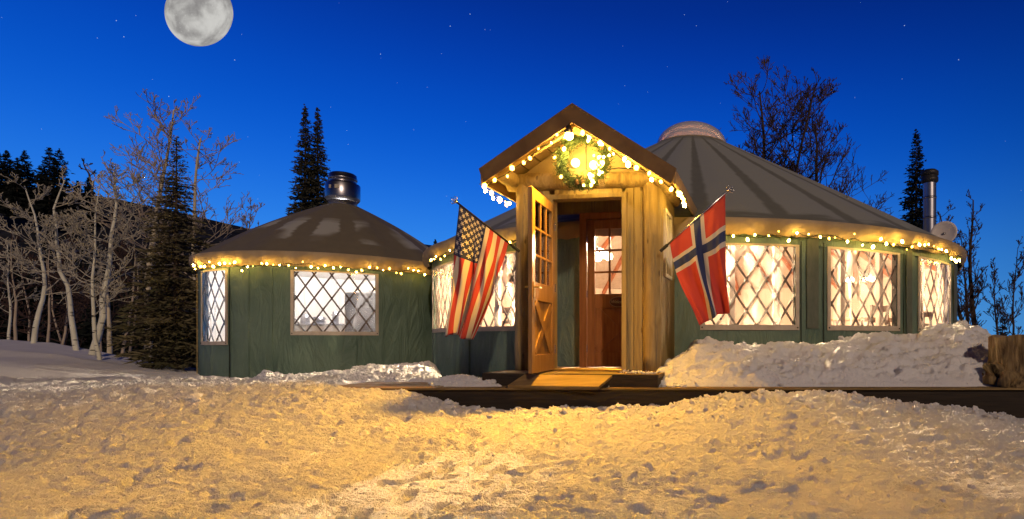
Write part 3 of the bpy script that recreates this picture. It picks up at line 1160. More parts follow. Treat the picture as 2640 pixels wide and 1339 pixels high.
# the doorway inside the porch
DOOR_TH = (ang_at(BIG, 1496), ang_at(BIG, 1672))
DOORH = (min(DOOR_TH), max(DOOR_TH), BIG['floor'] - .02, 2.66)
holes = [(a + .002, b - .002, lo, hi) for a, b, lo, hi in WINS] + [DOORH]
wall_mesh(BIG, BIG['r'], BIG['base'] - .3, BIG['ez'] + .02, holes, .016, 3).build('wall', 'canvas', big, True)
wall_mesh(BIG, BIG['r'] - .10, BIG['floor'], BIG['ez'], [(a - .004, b + .004, lo - .02, hi + .02) for a, b, lo, hi in holes[:5]] + [DOORH], .0, 3, .03, .3).build('lining', 'lining', big, True)
for i, (a, b, lo, hi) in enumerate(WINS):
    make_window(BIG, big, a, b, lo, hi, 'vinyl', .29, 20 + i)
RTOP, ZTOP = .86, 5.60
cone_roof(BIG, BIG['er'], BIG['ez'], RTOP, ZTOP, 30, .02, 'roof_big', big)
m = MB().lathe([(BIG['er'] - .12, BIG['ez'] - .02), (RTOP - .05, ZTOP - .06)], (*BIG['c'], 0), 60)
m.build('roof_lining', 'lining', big, True)
rafters(BIG, big, BIG['r'] - .1, BIG['ez'], RTOP, ZTOP, 30, -PI, PI, .10)
valance(BIG, big, 200)
# dome with its ring and opener
ring = MB().lathe([(RTOP + .01, ZTOP - .06), (RTOP + .02, ZTOP + .005), (RTOP - .02, ZTOP + .012), (RTOP - .06, ZTOP - .02)], (*BIG['c'], 0), 40).build('dome_ring', 'valance', big, True)
prof = [((RTOP - .01) * math.cos(t), ZTOP + .01 + .56 * math.sin(t)) for t in np.linspace(0, PI / 2 - .02, 10)]
dome = MB().lathe(prof, (*BIG['c'], 0), 40).build('skylight_dome', 'dome', big, True)
MB().tube([cyl(BIG, -PI / 2, .12, ZTOP + .1), cyl(BIG, -PI / 2, .06, ZTOP + .30)], [.03, .045], 8).build('dome_opener', 'brass', dome, True)
MB().lathe([(0, BIG['floor']), (BIG['r'] - .08, BIG['floor'])], (*BIG['c'], 0), 48).build('floor', 'floor', big)
# straps and seams
for px0, px1, z0 in ((2078, 2108, 1.12), (2334, 2348, .95), (2456, 2463, .9)):
    a, b = ang_at(BIG, px0), ang_at(BIG, px1)
    patch(BIG, BIG['r'] + .026, a, b, z0, 2.40, 3, 10, .012).build('strap', 'strap', big)
for px in (2122, 2328, 2064):
    t = ang_at(BIG, px)
    patch(BIG, BIG['r'] + .02, t - .0012, t + .0012, .3, 2.36, 1, 10, .008).build('seam', 'wire', big)
for h0, h1 in ((-PI + .01, DOORH[0] - .06), (DOORH[1] + .06, -.01)):
    patch(BIG, BIG['r'] + .018, h0, h1, 2.30, 2.345, 70, 1, .01).build('hem_band', 'canvas', big)
for px in (1208, 1345, 2068, 1122, 2352):
    t = ang_at(BIG, px)
    patch(BIG, BIG['r'] + .017, t - .006, t + .006, -.05, 2.30, 2, 24, .012).build('welt_seam', 'canvas', big)
# studs behind the windows
for px in (1892, 2012, 2188, 2290, 2398, 1262, 1310, 1146):
    t = ang_at(BIG, px)
    p = cyl(BIG, t, BIG['r'] - .17, 0)
    MB().box((p.x, p.y, (BIG['floor'] + BIG['ez']) / 2), (.085, .085, BIG['ez'] - BIG['floor'] - .05), Matrix.Rotation(t, 3, 'Z'), .006).build('stud', 'stud', big)
# stove pipe through the roof
px_, py_ = 5.13, 11.5
pz = 3.0
pipe = MB().lathe([(.125, pz), (.125, 4.20)], (px_, py_, 0), 20).build('stove_pipe', 'pipe', big, True)
for z in (3.45, 3.86):
    MB().lathe([(.126, z - .02), (.132, z - .02), (.132, z + .02), (.126, z + .02)], (px_, py_, 0), 20).build('pipe_band', 'steel', pipe, True)
MB().lathe([(.13, 4.16), (.165, 4.19), (.165, 4.27), (.15, 4.275), (.15, 4.31), (.17, 4.315), (.17, 4.39), (.12, 4.43), (0, 4.43)], (px_, py_, 0), 20).build('pipe_cap', 'black', pipe, True)

# ---------------------------------------------------------------- the small yurt
sml = thing('yurt', (SML['c'][0], SML['c'][1], SML['base']), 'small round green canvas yurt with steel roof vent beside the spruce', 'yurt')
V1 = (ang_at(SML, 523), ang_at(SML, 583), .93, 2.36)
V2 = (ang_at(SML, 758), ang_at(SML, 968), 1.13, 2.33)
SW = [(min(v[0], v[1]), max(v[0], v[1]), v[2], v[3]) for v in (V1, V2)]


def norm_ang(a):
    return (a + PI) % (2 * PI) - PI


sh = [(a + .002, b - .002, lo, hi) for a, b, lo, hi in SW]
wall_mesh(SML, SML['r'], SML['base'] - .3, SML['ez'] + .02, sh, .018, 13, .022).build('wall', 'canvas', sml, True)
wall_mesh(SML, SML['r'] - .10, SML['floor'], SML['ez'], [(a - .01, b + .01, lo - .02, hi + .02) for a, b, lo, hi in sh], 0, 3, .05, .3).build('lining', 'lining_l', sml, True)
for i, (a, b, lo, hi) in enumerate(SW):
    make_window(SML, sml, a, b, lo, hi, 'vinyl_l', .31, 40 + i)
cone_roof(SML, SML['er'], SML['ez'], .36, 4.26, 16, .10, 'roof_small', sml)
MB().lathe([(SML['er'] - .1, SML['ez'] - .03), (.36, 4.18)], (*SML['c'], 0), 40).build('roof_lining', 'lining_l', sml, True)
valance(SML, sml, 240)
MB().lathe([(0, SML['floor']), (SML['r'] - .08, SML['floor'])], (*SML['c'], 0), 40).build('floor', 'floor', sml)
for px, w_ in ((508, .05), (594, .012)):
    t = ang_at(SML, px)
    patch(SML, SML['r'] + .026, t - w_ / SML['r'] / 2, t + w_ / SML['r'] / 2, -.1, 2.45, 2, 10, .016).build('strap', 'board' if px == 508 else 'wire', sml)
patch(SML, SML['r'] + .018, -PI + .3, -.3, 2.375, 2.42, 70, 1, .01).build('hem_band', 'canvas', sml)
for px in (640, 700, 985, 1050):
    t = ang_at(SML, px)
    patch(SML, SML['r'] + .019, t - .009, t + .009, -.05, 2.38, 2, 24, .012).build('welt_seam', 'canvas', sml)
# roof vent
vent = MB().lathe([(.31, 4.22), (.31, 4.36), (.33, 4.37), (.375, 4.43), (.38, 4.46), (.38, 4.78), (.365, 4.80), (.30, 4.81), (.30, 4.90), (.315, 4.905), (.315, 4.95), (.30, 4.955), (.30, 5.03), (.26, 5.06), (0, 5.06)],
                  (*SML['c'], 0), 32).build('roof_vent', 'steel', sml, True)
for px, w_, h_ in ((868, .10, .09), (850, .06, .08)):
    t = ang_at(SML, px, .39)
    patch(SML, .386, t - w_ / .39 / 2, t + w_ / .39 / 2, 4.62, 4.62 + h_, 3, 1, .003).build('vent_label', 'sticker', vent)

# ================================================================== PORCH
P0 = Vector((-1.117, 6.95, .58))
TH = R(9.0)
PD = Vector((math.sin(TH), math.cos(TH), 0))      # inwards
PR = Vector((math.cos(TH), -math.sin(TH), 0))     # to the right along the front
PROT = Matrix((PR, PD, Vector((0, 0, 1)))).transposed()   # columns: right, inward, up


def pw(u, v, w):
    """porch coordinates: u right, v outwards, w above the floor"""
    return P0 + PR * u - PD * v + Vector((0, 0, w))


def pbox(mb, u, v, w, su, sv, sw, bev=.004):
    return mb.box(pw(u, v, w), (su, sv, sw), PROT, bev)


porch = thing('entry_porch', tuple(P0), 'gabled log entry porch with open door in front of the big yurt', 'porch')


def log(path, r, seed, n=14, k=14):
    rg = random.Random(seed)
    P = [Vector(p) for p in path]
    a, b = P
    pts, rad = [], []
    for i in range(k + 1):
        t = i / k
        pts.append(a.lerp(b, t) + Vector((rg.uniform(-.006, .006), rg.uniform(-.006, .006), rg.uniform(-.006, .006))))
        rad.append(r * (1 + rg.uniform(-.04, .04)) * (1.06 - .10 * t))
    return MB().tube(pts, rad, n)


# posts
for u, sd in ((-.82, 1), (.81, 2)):
    log([pw(u, .02, 0), pw(u, .02, 2.32)], .115, sd).build('post', 'log', porch, True)
# cross beam on the posts and purlin logs that carry the eaves
log([pw(-1.02, .04, 2.35), pw(.86, .04, 2.31)], .105, 5).build('beam', 'log', porch, True)
for u, sd, w in ((-.93, 6, 2.35), (.93, 7, 2.28)):
    log([pw(u, .46, w), pw(u, -.95, w)], .085, sd).build('purlin', 'log', porch, True)
log([pw(0, .46, 2.86), pw(0, -.9, 2.86)], .085, 8).build('ridge_pole', 'log', porch, True)
# door frame
OU0, OU1, OH = -.42, .45, 2.10
mb = MB()
pbox(MB(), (OU0 - .03), .03, OH / 2, .06, .16, OH).build('jamb', 'log', porch)
pbox(MB(), (OU1 + .03), .03, OH / 2, .06, .16, OH).build('jamb', 'board', porch)
pbox(MB(), (OU0 + OU1) / 2, .03, OH + .03, OU1 - OU0 + .12, .16, .06).build('lintel', 'board', porch)
pbox(MB(), (OU0 + OU1) / 2, .03, .012, OU1 - OU0, .20, .024).build('threshold', 'brass', porch)
# facing boards beside and over the door
for u, w_ in ((.535, .105), (.645, .105)):
    pbox(MB(), u, .045, 1.12, w_, .03, 2.22).build('plank', 'board', porch)
for u, w_ in ((-.53, .09), (-.63, .10)):
    pbox(MB(), u, .045, 1.12, w_, .03, 2.22).build('plank', 'board', porch)
pbox(MB(), .015, .047, 2.205, .86, .03, .088).build('plank', 'board', porch)
# side walls of vertical boards
for sgn in (-1, 1):
    n = 7
    for i in range(n):
        v = -.05 - i * .135
        if sgn > 0 and i in (1, 2, 3):
            for lo, hi in ((0, 1.20), (1.95, 2.42)):
                pbox(MB(), sgn * .90, v - .06, (lo + hi) / 2, .03, .132, hi - lo).build('plank', 'board', porch)
        else:
            pbox(MB(), sgn * .90, v - .06, 1.21, .03, .132, 2.42).build('plank', 'board', porch)
# side window
sw_ = pbox(MB(), .925, -.38, 1.98, .05, .46, .05).build('side_window', 'white_paint', porch)
pbox(MB(), .925, -.38, 1.18, .05, .46, .05).build('sill', 'white_paint', sw_)
for v in (-.175, -.585):
    pbox(MB(), .925, v, 1.58, .05, .05, .75).build('stile', 'white_paint', sw_)
pbox(MB(), .925, -.38, 1.58, .03, .022, .75).build('muntin', 'white_paint', sw_)
pbox(MB(), .905, -.38, 1.58, .006, .40, .75, 0).build('pane', 'glass', sw_)
# floor of the vestibule
pbox(MB(), 0, -.45, -.03, 1.80, 1.0, .055).build('floor', 'floor', porch)

# roof: two slabs with different pitch
OV = .55                       # overhang to the front
RB = -1.35                     # back end
AP = 3.63 - .58                # ridge top above the floor
LE, LZ = -1.115, AP - .61 * 1.115
RE, RZ = 1.17, AP - .67 * 1.17
TK = .035


def slab(name, u0, w0, u1, w1, v0, v1, th, mat, parent):
    m = MB()
    V = []
    d = Vector((u1 - u0, w1 - w0))
    nrm = Vector((d.y, -d.x)).normalized()
    if nrm.y > 0:
        nrm = -nrm
    for v in (v0, v1):
        for (u, w) in ((u0, w0), (u1, w1)):
            V.append(pw(u, v, w))
            V.append(pw(u + nrm.x * th, v, w + nrm.y * th))
    F = [(0, 2, 3, 1), (4, 5, 7, 6), (0, 1, 5, 4), (2, 6, 7, 3), (0, 4, 6, 2), (1, 3, 7, 5)]
    m.add(V, F)
    return m.build(name, mat, parent)


for (u1, w1) in ((LE, LZ), (RE, RZ)):
    sg = -1 if u1 < 0 else 1
    rf = slab('roof', 0, AP, u1, w1, OV, RB, .03, 'fascia', porch)
    # sheathing boards under the roof, running front to back
    n = 7
    for i in range(n):
        a, b = i / n + .008, (i + 1) / n - .008
        slab('sheathing_board', u1 * a, AP + (w1 - AP) * a - .036, u1 * b, AP + (w1 - AP) * b - .036, OV - .03, RB, .02, 'soffit', rf)
    # fascia along the rake
    m = MB()
    V = []
    for v in (OV + .035, OV + .002):
        V += [pw(0, v, AP + .012), pw(u1 * 1.02, v, w1 + .012 - (.012)), pw(u1 * 1.0 - sg * .035, v, w1 - .165), pw(0, v, AP - .21)]
    F = [(0, 1, 2, 3), (7, 6, 5, 4), (0, 4, 5, 1), (1, 5, 6, 2), (2, 6, 7, 3), (3, 7, 4, 0)]
    m.add(V, F)
    m.build('fascia', 'fascia', porch)
    # fascia along the eave
    m = MB()
    pa, pb = pw(u1 + sg * .002, OV, w1 - .085), pw(u1 + sg * .002, RB, w1 - .085)
    m.bar(pa, pb, .026, .16)
    m.build('eave_board', 'soffit', porch)
    # barge rafter behind the front
    m = MB()
    m.bar(pw(sg * .03, OV - .10, AP - .16), pw(u1 * .96, OV - .10, w1 - .10 + (AP - w1) * .03), .045, .13, (0, 0, 1))
    m.build('rafter', 'soffit', porch)
# gable wall above the beam
m = MB()
for v in (.0, -.03):
    m.add([], [])
V = []
for v in (.02, -.03):
    V += [pw(-.98, v, 2.36), pw(.95, v, 2.32), pw(.0, v, AP - .06)]
m = MB().add(V, [(0, 1, 2), (5, 4, 3), (0, 3, 4, 1), (1, 4, 5, 2), (2, 5, 3, 0)])
m.build('gable_wall', 'stucco', porch)


m = MB()
V = []
for v in (-.86, -.89):
    V += [pw(-.90, v, 2.14), pw(.90, v, 2.14), pw(.90, v, AP - .67 * .90 - .07), pw(0, v, AP - .07), pw(-.90, v, AP - .61 * .90 - .07)]
m.add(V, [(0, 1, 2, 3, 4), (9, 8, 7, 6, 5)] + [(k, k + 5, (k + 1) % 5 + 5, (k + 1) % 5) for k in range(5)])
m.build('back_panel', 'board', porch)

# ---------------------------------------------------------------- doors
def make_door(name, parent, hinge, direc, nrm, mat, W=.84, H=2.02, T=.045, label=None, zb=.0):
    """hinge: bottom corner on the axis; direc: unit vector across the leaf; nrm: face normal towards the side shown"""
    hinge, direc, nrm = Vector(hinge), Vector(direc).normalized(), Vector(nrm).normalized()
    up = Vector((0, 0, 1))
    m3 = Matrix((direc, nrm, up)).transposed()

    def p(s, w, o=0.0):
        return hinge + direc * s + up * (w + zb) + nrm * o

    def bx(s, w, ss, sw__, t, o=0.0, bev=.004):
        return MB().box(p(s, w, o), (ss, t, sw__), m3, bev)
    st, rt, rm, rb = .105, .12, .20, .20
    gz0, gz1 = 1.00, H - rt
    d = bx(st / 2, H / 2, st, H, T).build(name, mat, parent)
    if label:
        d['label'] = label
    bx(W - st / 2, H / 2, st, H, T).build('stile', mat, d)
    for w, hh in ((H - rt / 2, rt), (gz0 - rm / 2, rm), (rb / 2, rb)):
        bx(W / 2, w, W - 2 * st - .002, hh, T - .001).build('rail', mat, d)
    gw = W - 2 * st
    gh = gz1 - gz0
    mt = .026
    for i in (1, 2):
        bx(st + gw * i / 3, (gz0 + gz1) / 2, mt, gh, T * .8, 0, .003).build('muntin', mat, d)
        bx(W / 2, gz0 + gh * i / 3, gw, mt, T * .76, 0, .003).build('muntin', mat, d)
    for i in range(3):
        for j in range(3):
            bx(st + gw * (i + .5) / 3, gz0 + gh * (j + .5) / 3, gw / 3 - mt, gh / 3 - mt, .004, 0, 0).build('pane', 'glass', d)
    # lower panel with a crossbuck
    pz0, pz1 = rb, gz0 - rm
    bx(W / 2, (pz0 + pz1) / 2, gw, pz1 - pz0, .016, -.004, 0).build('panel', mat, d)
    for o_ in (1, -1):
        a, b = (st, pz0), (W - st, pz1)
        off = (T / 2 - .006) * 1
        if o_ > 0:
            MB().bar(p(a[0] + .03, a[1] + .02, off), p(b[0] - .03, b[1] - .02, off), .014, .095, nrm.cross(Vector(p(b[0], b[1]) - p(a[0], a[1])))).build('brace', mat, d)
        else:
            MB().bar(p(a[0] + .03, b[1] - .02, off - .004), p(b[0] - .03, a[1] + .02, off - .004), .014, .095, nrm.cross(Vector(p(b[0], a[1]) - p(a[0], b[1])))).build('brace', mat, d)
    # lever handles, both faces
    for o_ in (1, -1):
        c = p(W - .06, gz0 - .085, o_ * (T / 2 + .004))
        hd = MB().box(c, (.045, .008, .17), m3, .003)
        hd.tube([p(W - .06, gz0 - .06, o_ * T / 2), p(W - .06, gz0 - .06, o_ * (T / 2 + .05))], .011, 8)
        hd.tube([p(W - .06, gz0 - .06, o_ * (T / 2 + .05)), p(W - .17, gz0 - .065, o_ * (T / 2 + .052))], [.010, .008], 8)
        hd.build('handle', 'brass', d, False)
    for w in (.25, 1.0, 1.75):
        MB().tube([p(-.004, w - .05, T / 2), p(-.004, w + .05, T / 2)], .009, 8).build('hinge', 'chrome', d)
    return d


# outer door, swung out to about ninety degrees: hinge on the left jamb
hp = pw(OU0 + .01, .12, .012)
fe = Vector(((1367 - 1750) / 1450 * 6.24, 6.24, hp.z))
dd = Vector((-.06, -.838, 0))
dd.z = 0
dd.normalize()
nn = Vector((-dd.y, dd.x, 0))
if nn.x < 0:
    nn = -nn
make_door('door', porch, hp, dd, nn, 'door', label='varnished half glazed outer door standing open')
# inner door in the yurt's wall
ih = Vector((-1.262, 7.80, .59))
idr = Vector((math.cos(R(9)), -math.sin(R(9)), 0))
inn = Vector((-math.sin(R(9)), -math.cos(R(9)), 0))
idoor = make_door('door', big, ih, idr, inn, 'door_in', label='varnished half glazed inner door, closed')
for s_, ww in ((-.055, .10), (.895, .10)):
    MB().box(ih + idr * s_ + Vector((0, 0, 1.04)), (ww, .10, 2.10), Matrix((idr, inn, Vector((0, 0, 1)))).transposed(), .004).build('door_frame', 'door_in', big)
MB().box(ih + idr * .42 + Vector((0, 0, 2.075)), (1.05, .10, .09), Matrix((idr, inn, Vector((0, 0, 1)))).transposed(), .004).build('door_frame', 'door_in', big)
# oval sign on the inner door
sgc = ih + idr * .46 + inn * .045 + Vector((0, 0, .885))
sg = thing('oval_sign', tuple(sgc), 'dark oval welcome sign on the inner door', 'sign')
m = MB()
V, F = [], []
for o_ in (0, .012):
    for j in range(28):
        q = 2 * PI * j / 28
        V.append(sgc + idr * .135 * math.cos(q) + Vector((0, 0, .075 * math.sin(q))) + inn * o_)
F = [tuple(range(28))[::-1], tuple(range(28, 56))] + [(j, (j + 1) % 28, 28 + (j + 1) % 28, 28 + j) for j in range(28)]
m.add(V, F).build('plaque', 'sign', sg)
m = MB()
m.tube([sgc + idr * .128 * math.cos(q) + Vector((0, 0, .069 * math.sin(q))) + inn * .014 for q in np.linspace(0, 2 * PI, 29)], .003, 4)
m.build('rim', 'letters', sg)
fc = bpy.data.curves.new('lettering', 'FONT')
fc.body = 'Welcome'
fc.size = .058
fc.align_x = 'CENTER'
fc.align_y = 'CENTER'
fc.extrude = .002
fc.shear = .25
_tmp = bpy.data.objects.new('lettering_curve', fc)
COL.objects.link(_tmp)
_dg = bpy.context.evaluated_depsgraph_get()
fm = bpy.data.meshes.new_from_object(_tmp.evaluated_get(_dg))
bpy.data.objects.remove(_tmp)
fo = bpy.data.objects.new('lettering', fm)
fm.materials.clear()
fm.materials.append(M['letters'])
COL.objects.link(fo)
fo.parent = sg
fo.location = inn * .016
fo.rotation_euler = Matrix((idr, Vector((0, 0, 1)), -(-inn))).transposed().to_euler()

# ================================================================== LANDING, RAMP, BOARDWALK
land = thing('landing', tuple(pw(0, .3, -.15)), 'low dark timber landing under the porch', 'landing')
for i in range(5):
    pbox(MB(), -.02, .13 + i * .112, -.022, 2.06, .108, .04).build('plank', 'ramp', land)
pbox(MB(), -.02, .66, -.10, 2.05, .04, .19).build('riser', 'dark_timber', land)
for sgn in (-1, 1):
    pbox(MB(), -.02 + sgn * 1.0, .34, -.10, .04, .60, .19).build('side_board', 'dark_timber', land)
# ramp
rmp = thing('wooden_ramp', tuple(pw(0, .9, -.15)), 'worn plywood ramp leading up to the porch door', 'ramp')
m = MB()
ra, rb_ = (-.50, .48), (.70, 1.06)
V = []
for (u0, u1, v, w) in ((-.52, .50, .69, -.012), (-.60, .42, .95, -.118)):
    for u in (u0, u1):
        V += [pw(u, v, w), pw(u, v, w - .03)]
m.add(V, [(0, 2, 6, 4), (1, 5, 7, 3), (0, 4, 5, 1), (2, 3, 7, 6), (4, 6, 7, 5), (0, 1, 3, 2)])
m.build('board', 'ramp', rmp)
for u in (-.56, .44):
    V = [pw(u - .02, .70, -.044), pw(u + .02, .70, -.044), pw(u - .02 - .06, .94, -.146), pw(u + .02 - .06, .94, -.146),
         pw(u - .02, .70, -.142), pw(u + .02, .70, -.142)]
    MB().add(V, [(0, 1, 3, 2), (4, 2, 3, 5), (0, 4, 5, 1), (0, 2, 4), (1, 5, 3)]).build('side_board', 'dark_timber', rmp)
# boardwalk
deck = thing('boardwalk', (0, DECK_Y, .2), 'long dark timber boardwalk along the front of the yurts', 'boardwalk')
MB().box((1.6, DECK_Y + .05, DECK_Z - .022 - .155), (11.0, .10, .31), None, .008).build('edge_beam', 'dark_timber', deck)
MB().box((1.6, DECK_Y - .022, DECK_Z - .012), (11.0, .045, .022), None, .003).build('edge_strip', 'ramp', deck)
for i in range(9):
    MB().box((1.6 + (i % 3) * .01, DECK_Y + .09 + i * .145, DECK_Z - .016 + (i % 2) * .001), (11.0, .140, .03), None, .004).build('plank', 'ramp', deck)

# ================================================================== LAMPS
# gable flood at the ridge
gl = pw(-.03, OV + .05, AP - .345)
flood = thing('flood_lamp', tuple(gl), 'bright flood lamp glaring at the peak of the porch gable', 'lamp')
MB().lathe([(.0, .09), (.035, .085), (.04, .05), (.058, .03), (.058, .0), (.052, .0)], tuple(gl), 14).build('housing', 'brass', flood, True)
MB().sphere(gl + Vector((0, 0, -.02)), .048, 12, 8).build('bulb', 'flood', flood, True)
MB().tube([gl + Vector((0, 0, .08)), pw(-.03, OV + .02, AP - .20)], .014, 6).build('stem', 'brass', flood)
fl_d = bpy.data.lights.new('flood_light', 'SPOT')
fl_d.energy = 1450
fl_d.color = (1.0, .47, .035)
fl_d.shadow_soft_size = .05
fl_d.spot_size = R(138)
fl_d.spot_blend = 1.0
fl_o = bpy.data.objects.new('flood_light', fl_d)
COL.objects.link(fl_o)
fl_o.parent = flood
fl_o.location = -PD * .08 + Vector((0, 0, -.03))
fl_o.rotation_euler = (-PD * .62 + Vector((0, 0, -.78))).to_track_quat('-Z', 'Y').to_euler()
# twin porch globes behind the wreath
for k_, (u, w, lb) in enumerate(((-.13, 2.54, 'round porch globe lamp inside the wreath, nearer the open door'), (.10, 2.50, 'round porch globe lamp inside the wreath, nearer the round log post'))):
    c = pw(u, .10, w)
    g = thing('globe_lamp', tuple(c), lb, 'lamp', 'porch globe lamps')
    MB().lathe([(0, .0), (.05, .0), (.05, .02), (.0, .02)], tuple(pw(u, .06, w - .01)), 12).build('base', 'brass', g, True)
    MB().sphere(c, .055, 12, 8).build('globe', 'globe', g, True)
    point_light('globe_light', c - PD * .34, 24, (1.0, .58, .12), .055, g)
MB().tube([pw(.0, .10, 2.78), pw(-.005, .07, 2.60), pw(-.005, .07, 2.47), pw(.03, .07, 2.435), pw(.20, .07, 2.44), pw(.40, .07, 2.46), pw(.62, .06, 2.44)], .006, 6).build('conduit', 'black', porch, True)

# wreath
wc = pw(.035, .30, 2.50)
wr = thing('wreath', tuple(wc - Vector((0, 0, .35))), 'green pine wreath with warm lights over the porch door', 'wreath')
m = MB()
rg = random.Random(77)
for i in range(5200):
    q = rg.uniform(0, 2 * PI)
    rr = .275 + rg.gauss(0, .038)
    o_ = rg.gauss(0, .035)
    p = wc + PR * rr * math.cos(q) + Vector((0, 0, rr * math.sin(q))) - PD * o_
    tang = PR * -math.sin(q) + Vector((0, 0, math.cos(q)))
    outw = PR * math.cos(q) + Vector((0, 0, math.sin(q)))
    d = (tang * rg.uniform(.2, 1.0) + outw * rg.gauss(0, .8) - PD * rg.gauss(.2, .6)).normalized() * rg.uniform(.03, .085)
    s_ = d.cross(Vector((rg.gauss(0, 1), rg.gauss(0, 1), rg.gauss(0, 1)))).normalized() * rg.uniform(.0025, .006)
    m.add([p - s_, p + s_, p + d], [(0, 1, 2)])
m.build('greenery', 'garland', wr)['kind'] = 'stuff'
MB().tube([wc + PR * .275 * math.cos(q) + Vector((0, 0, .275 * math.sin(q))) for q in np.linspace(0, 2 * PI, 33)], .022, 6).build('hoop', 'garland', wr, True)
for q in (.5, .65, .85, 1.0, 2.6, 4.5, 4.75):
    c = wc + PR * .28 * math.cos(q) + Vector((0, 0, .28 * math.sin(q))) - PD * .05
    MB().sphere(c, .028, 8, 6, (1, 1, 1.4)).build('pine_cone', 'cone', wr)
MB().tube([wc + Vector((0, 0, .28)), pw(.03, .33, AP - .20)], .004, 4).build('hanger', 'wire', wr)
for i in range(6):
    a = wc + PR * (.20 + .01 * i) + Vector((0, 0, -.25)) - PD * .05
    MB().tube([a, a + Vector((.02 + .006 * i, 0, -.13 - .01 * (i % 3)))], [.004, .002], 4).build('twig', 'cutwood', wr)
for i in range(34):
    q = rg.choice([rg.uniform(0, 2 * PI), rg.uniform(-1.6, .2)])
    rr = .275 + rg.gauss(0, .05)
    p = wc + PR * rr * math.cos(q) + Vector((0, 0, rr * math.sin(q))) - PD * rg.uniform(.05, .09)
    inst('bulb', bulb_mesh(), wr, p, (rg.random(), rg.random(), 0), rg.choice((.010, .012, .015, .017, .02)))

# strings on the porch
def lerp_pts(a, b, n, sag=.0, seed=0, jit=.012):
    rg_ = random.Random(seed)
    a, b = Vector(a), Vector(b)
    return [a.lerp(b, i / n) + Vector((0, 0, -sag * math.sin(PI * i / n))) + Vector((rg_.uniform(-jit, jit), 0, rg_.uniform(-jit, jit))) for i in range(n + 1)]


light_string('string lights along the rake of the porch roof above the open door', lerp_pts(pw(-.05, OV - .01, AP - .24), pw(LE + .06, OV - .01, LZ - .19), 9, .02, 3), 31, .021, .005, False, (0, .03))
light_string('string lights along the rake of the porch roof above the round log post', lerp_pts(pw(.05, OV - .01, AP - .24), pw(RE - .06, OV - .01, RZ - .19), 12, .02, 4), 32, .021, .005, False, (0, .03))
light_string('short string lights under the porch eave beside the striped flag', lerp_pts(pw(LE - .02, OV + .02, LZ - .18), pw(LE - .02, -.25, LZ - .19), 7, .02, 5), 33, .021, .005, False, (0, .05))
light_string('short string lights under the porch eave beside the cross flag', lerp_pts(pw(RE + .02, OV + .02, RZ - .18), pw(RE + .02, -.15, RZ - .19), 8, .02, 6), 34, .019, .005, False, (0, .05))
# strings on the eaves
eave_string(SML, 'string lights with garland along the eave of the small yurt', 497, 1090, .125, 41)
eave_string(BIG, 'string lights with garland along the big yurt eave behind the striped flag', 1107, 1345, .17, 42)
eave_string(BIG, 'string lights with garland along the big yurt eave over the three lit windows', 1838, 2474, .15, 43)


# ================================================================== INTERIORS
def chandelier(loc, label, energy, n=5, r=.16, gr=.045, drop=.7, mat='chand', col=(1.0, .74, .46)):
    loc = Vector(loc)
    c = thing('chandelier', tuple(loc), label, 'chandelier', 'hanging lamps inside the big yurt')
    MB().tube([loc + Vector((0, 0, .1)), loc + Vector((0, 0, drop))], .008, 6).build('rod', 'black', c)
    MB().sphere(loc + Vector((0, 0, .1)), .035, 10, 7, (1, 1, 1.5)).build('hub', 'black', c, True)
    for i in range(n):
        q = 2 * PI * i / n + .4
        d = Vector((math.cos(q), math.sin(q), 0))
        MB().tube([loc + Vector((0, 0, .09)), loc + d * r * .5 + Vector((0, 0, .13)), loc + d * r + Vector((0, 0, .07)), loc + d * r + Vector((0, 0, .03))], .007, 5).build('arm', 'black', c, True)
        MB().sphere(loc + d * r, gr, 10, 7).build('globe', mat, c, True)
    point_light('chandelier_light', loc + Vector((0, 0, -.06)), energy, col, .10, c)
    return c


chandelier(at(1540, 660, 9.6), 'five globe chandelier seen through the inner door', 750, drop=1.2, gr=.07, r=.2)
chandelier((-.5, 10.5, 2.95), 'globe chandelier hanging behind the porch', 4300, drop=1.0)
chandelier((3.05, 10.2, 2.05), 'hanging lamp glowing behind the middle lattice window', 320, 3, .10, .05, 1.6)
chandelier((-2.6, 11.0, 2.15), 'hanging lamp behind the window with the star', 320, 3, .10, .05, 1.6)
chandelier((4.2, 12.4, 2.3), 'hanging lamp behind the lattice window under the stove pipe', 280, 3, .10, .05, 1.2)
# kitchen light in the small yurt
kt = thing('ceiling_lamp', (SML['c'][0], SML['c'][1], 2.9), 'white tube lamp inside the small yurt', 'lamp')
MB().box((SML['c'][0], SML['c'][1], 2.95), (1.2, .12, .05), None, .01).build('housing', 'white_paint', kt)
MB().tube([(SML['c'][0] - .55, SML['c'][1], 2.90), (SML['c'][0] + .55, SML['c'][1], 2.90)], .02, 8).build('tube', 'white_lamp', kt)
point_light('kitchen_light', (SML['c'][0], SML['c'][1] - .2, 2.75), 400, (1.0, .93, .86), .15, kt)

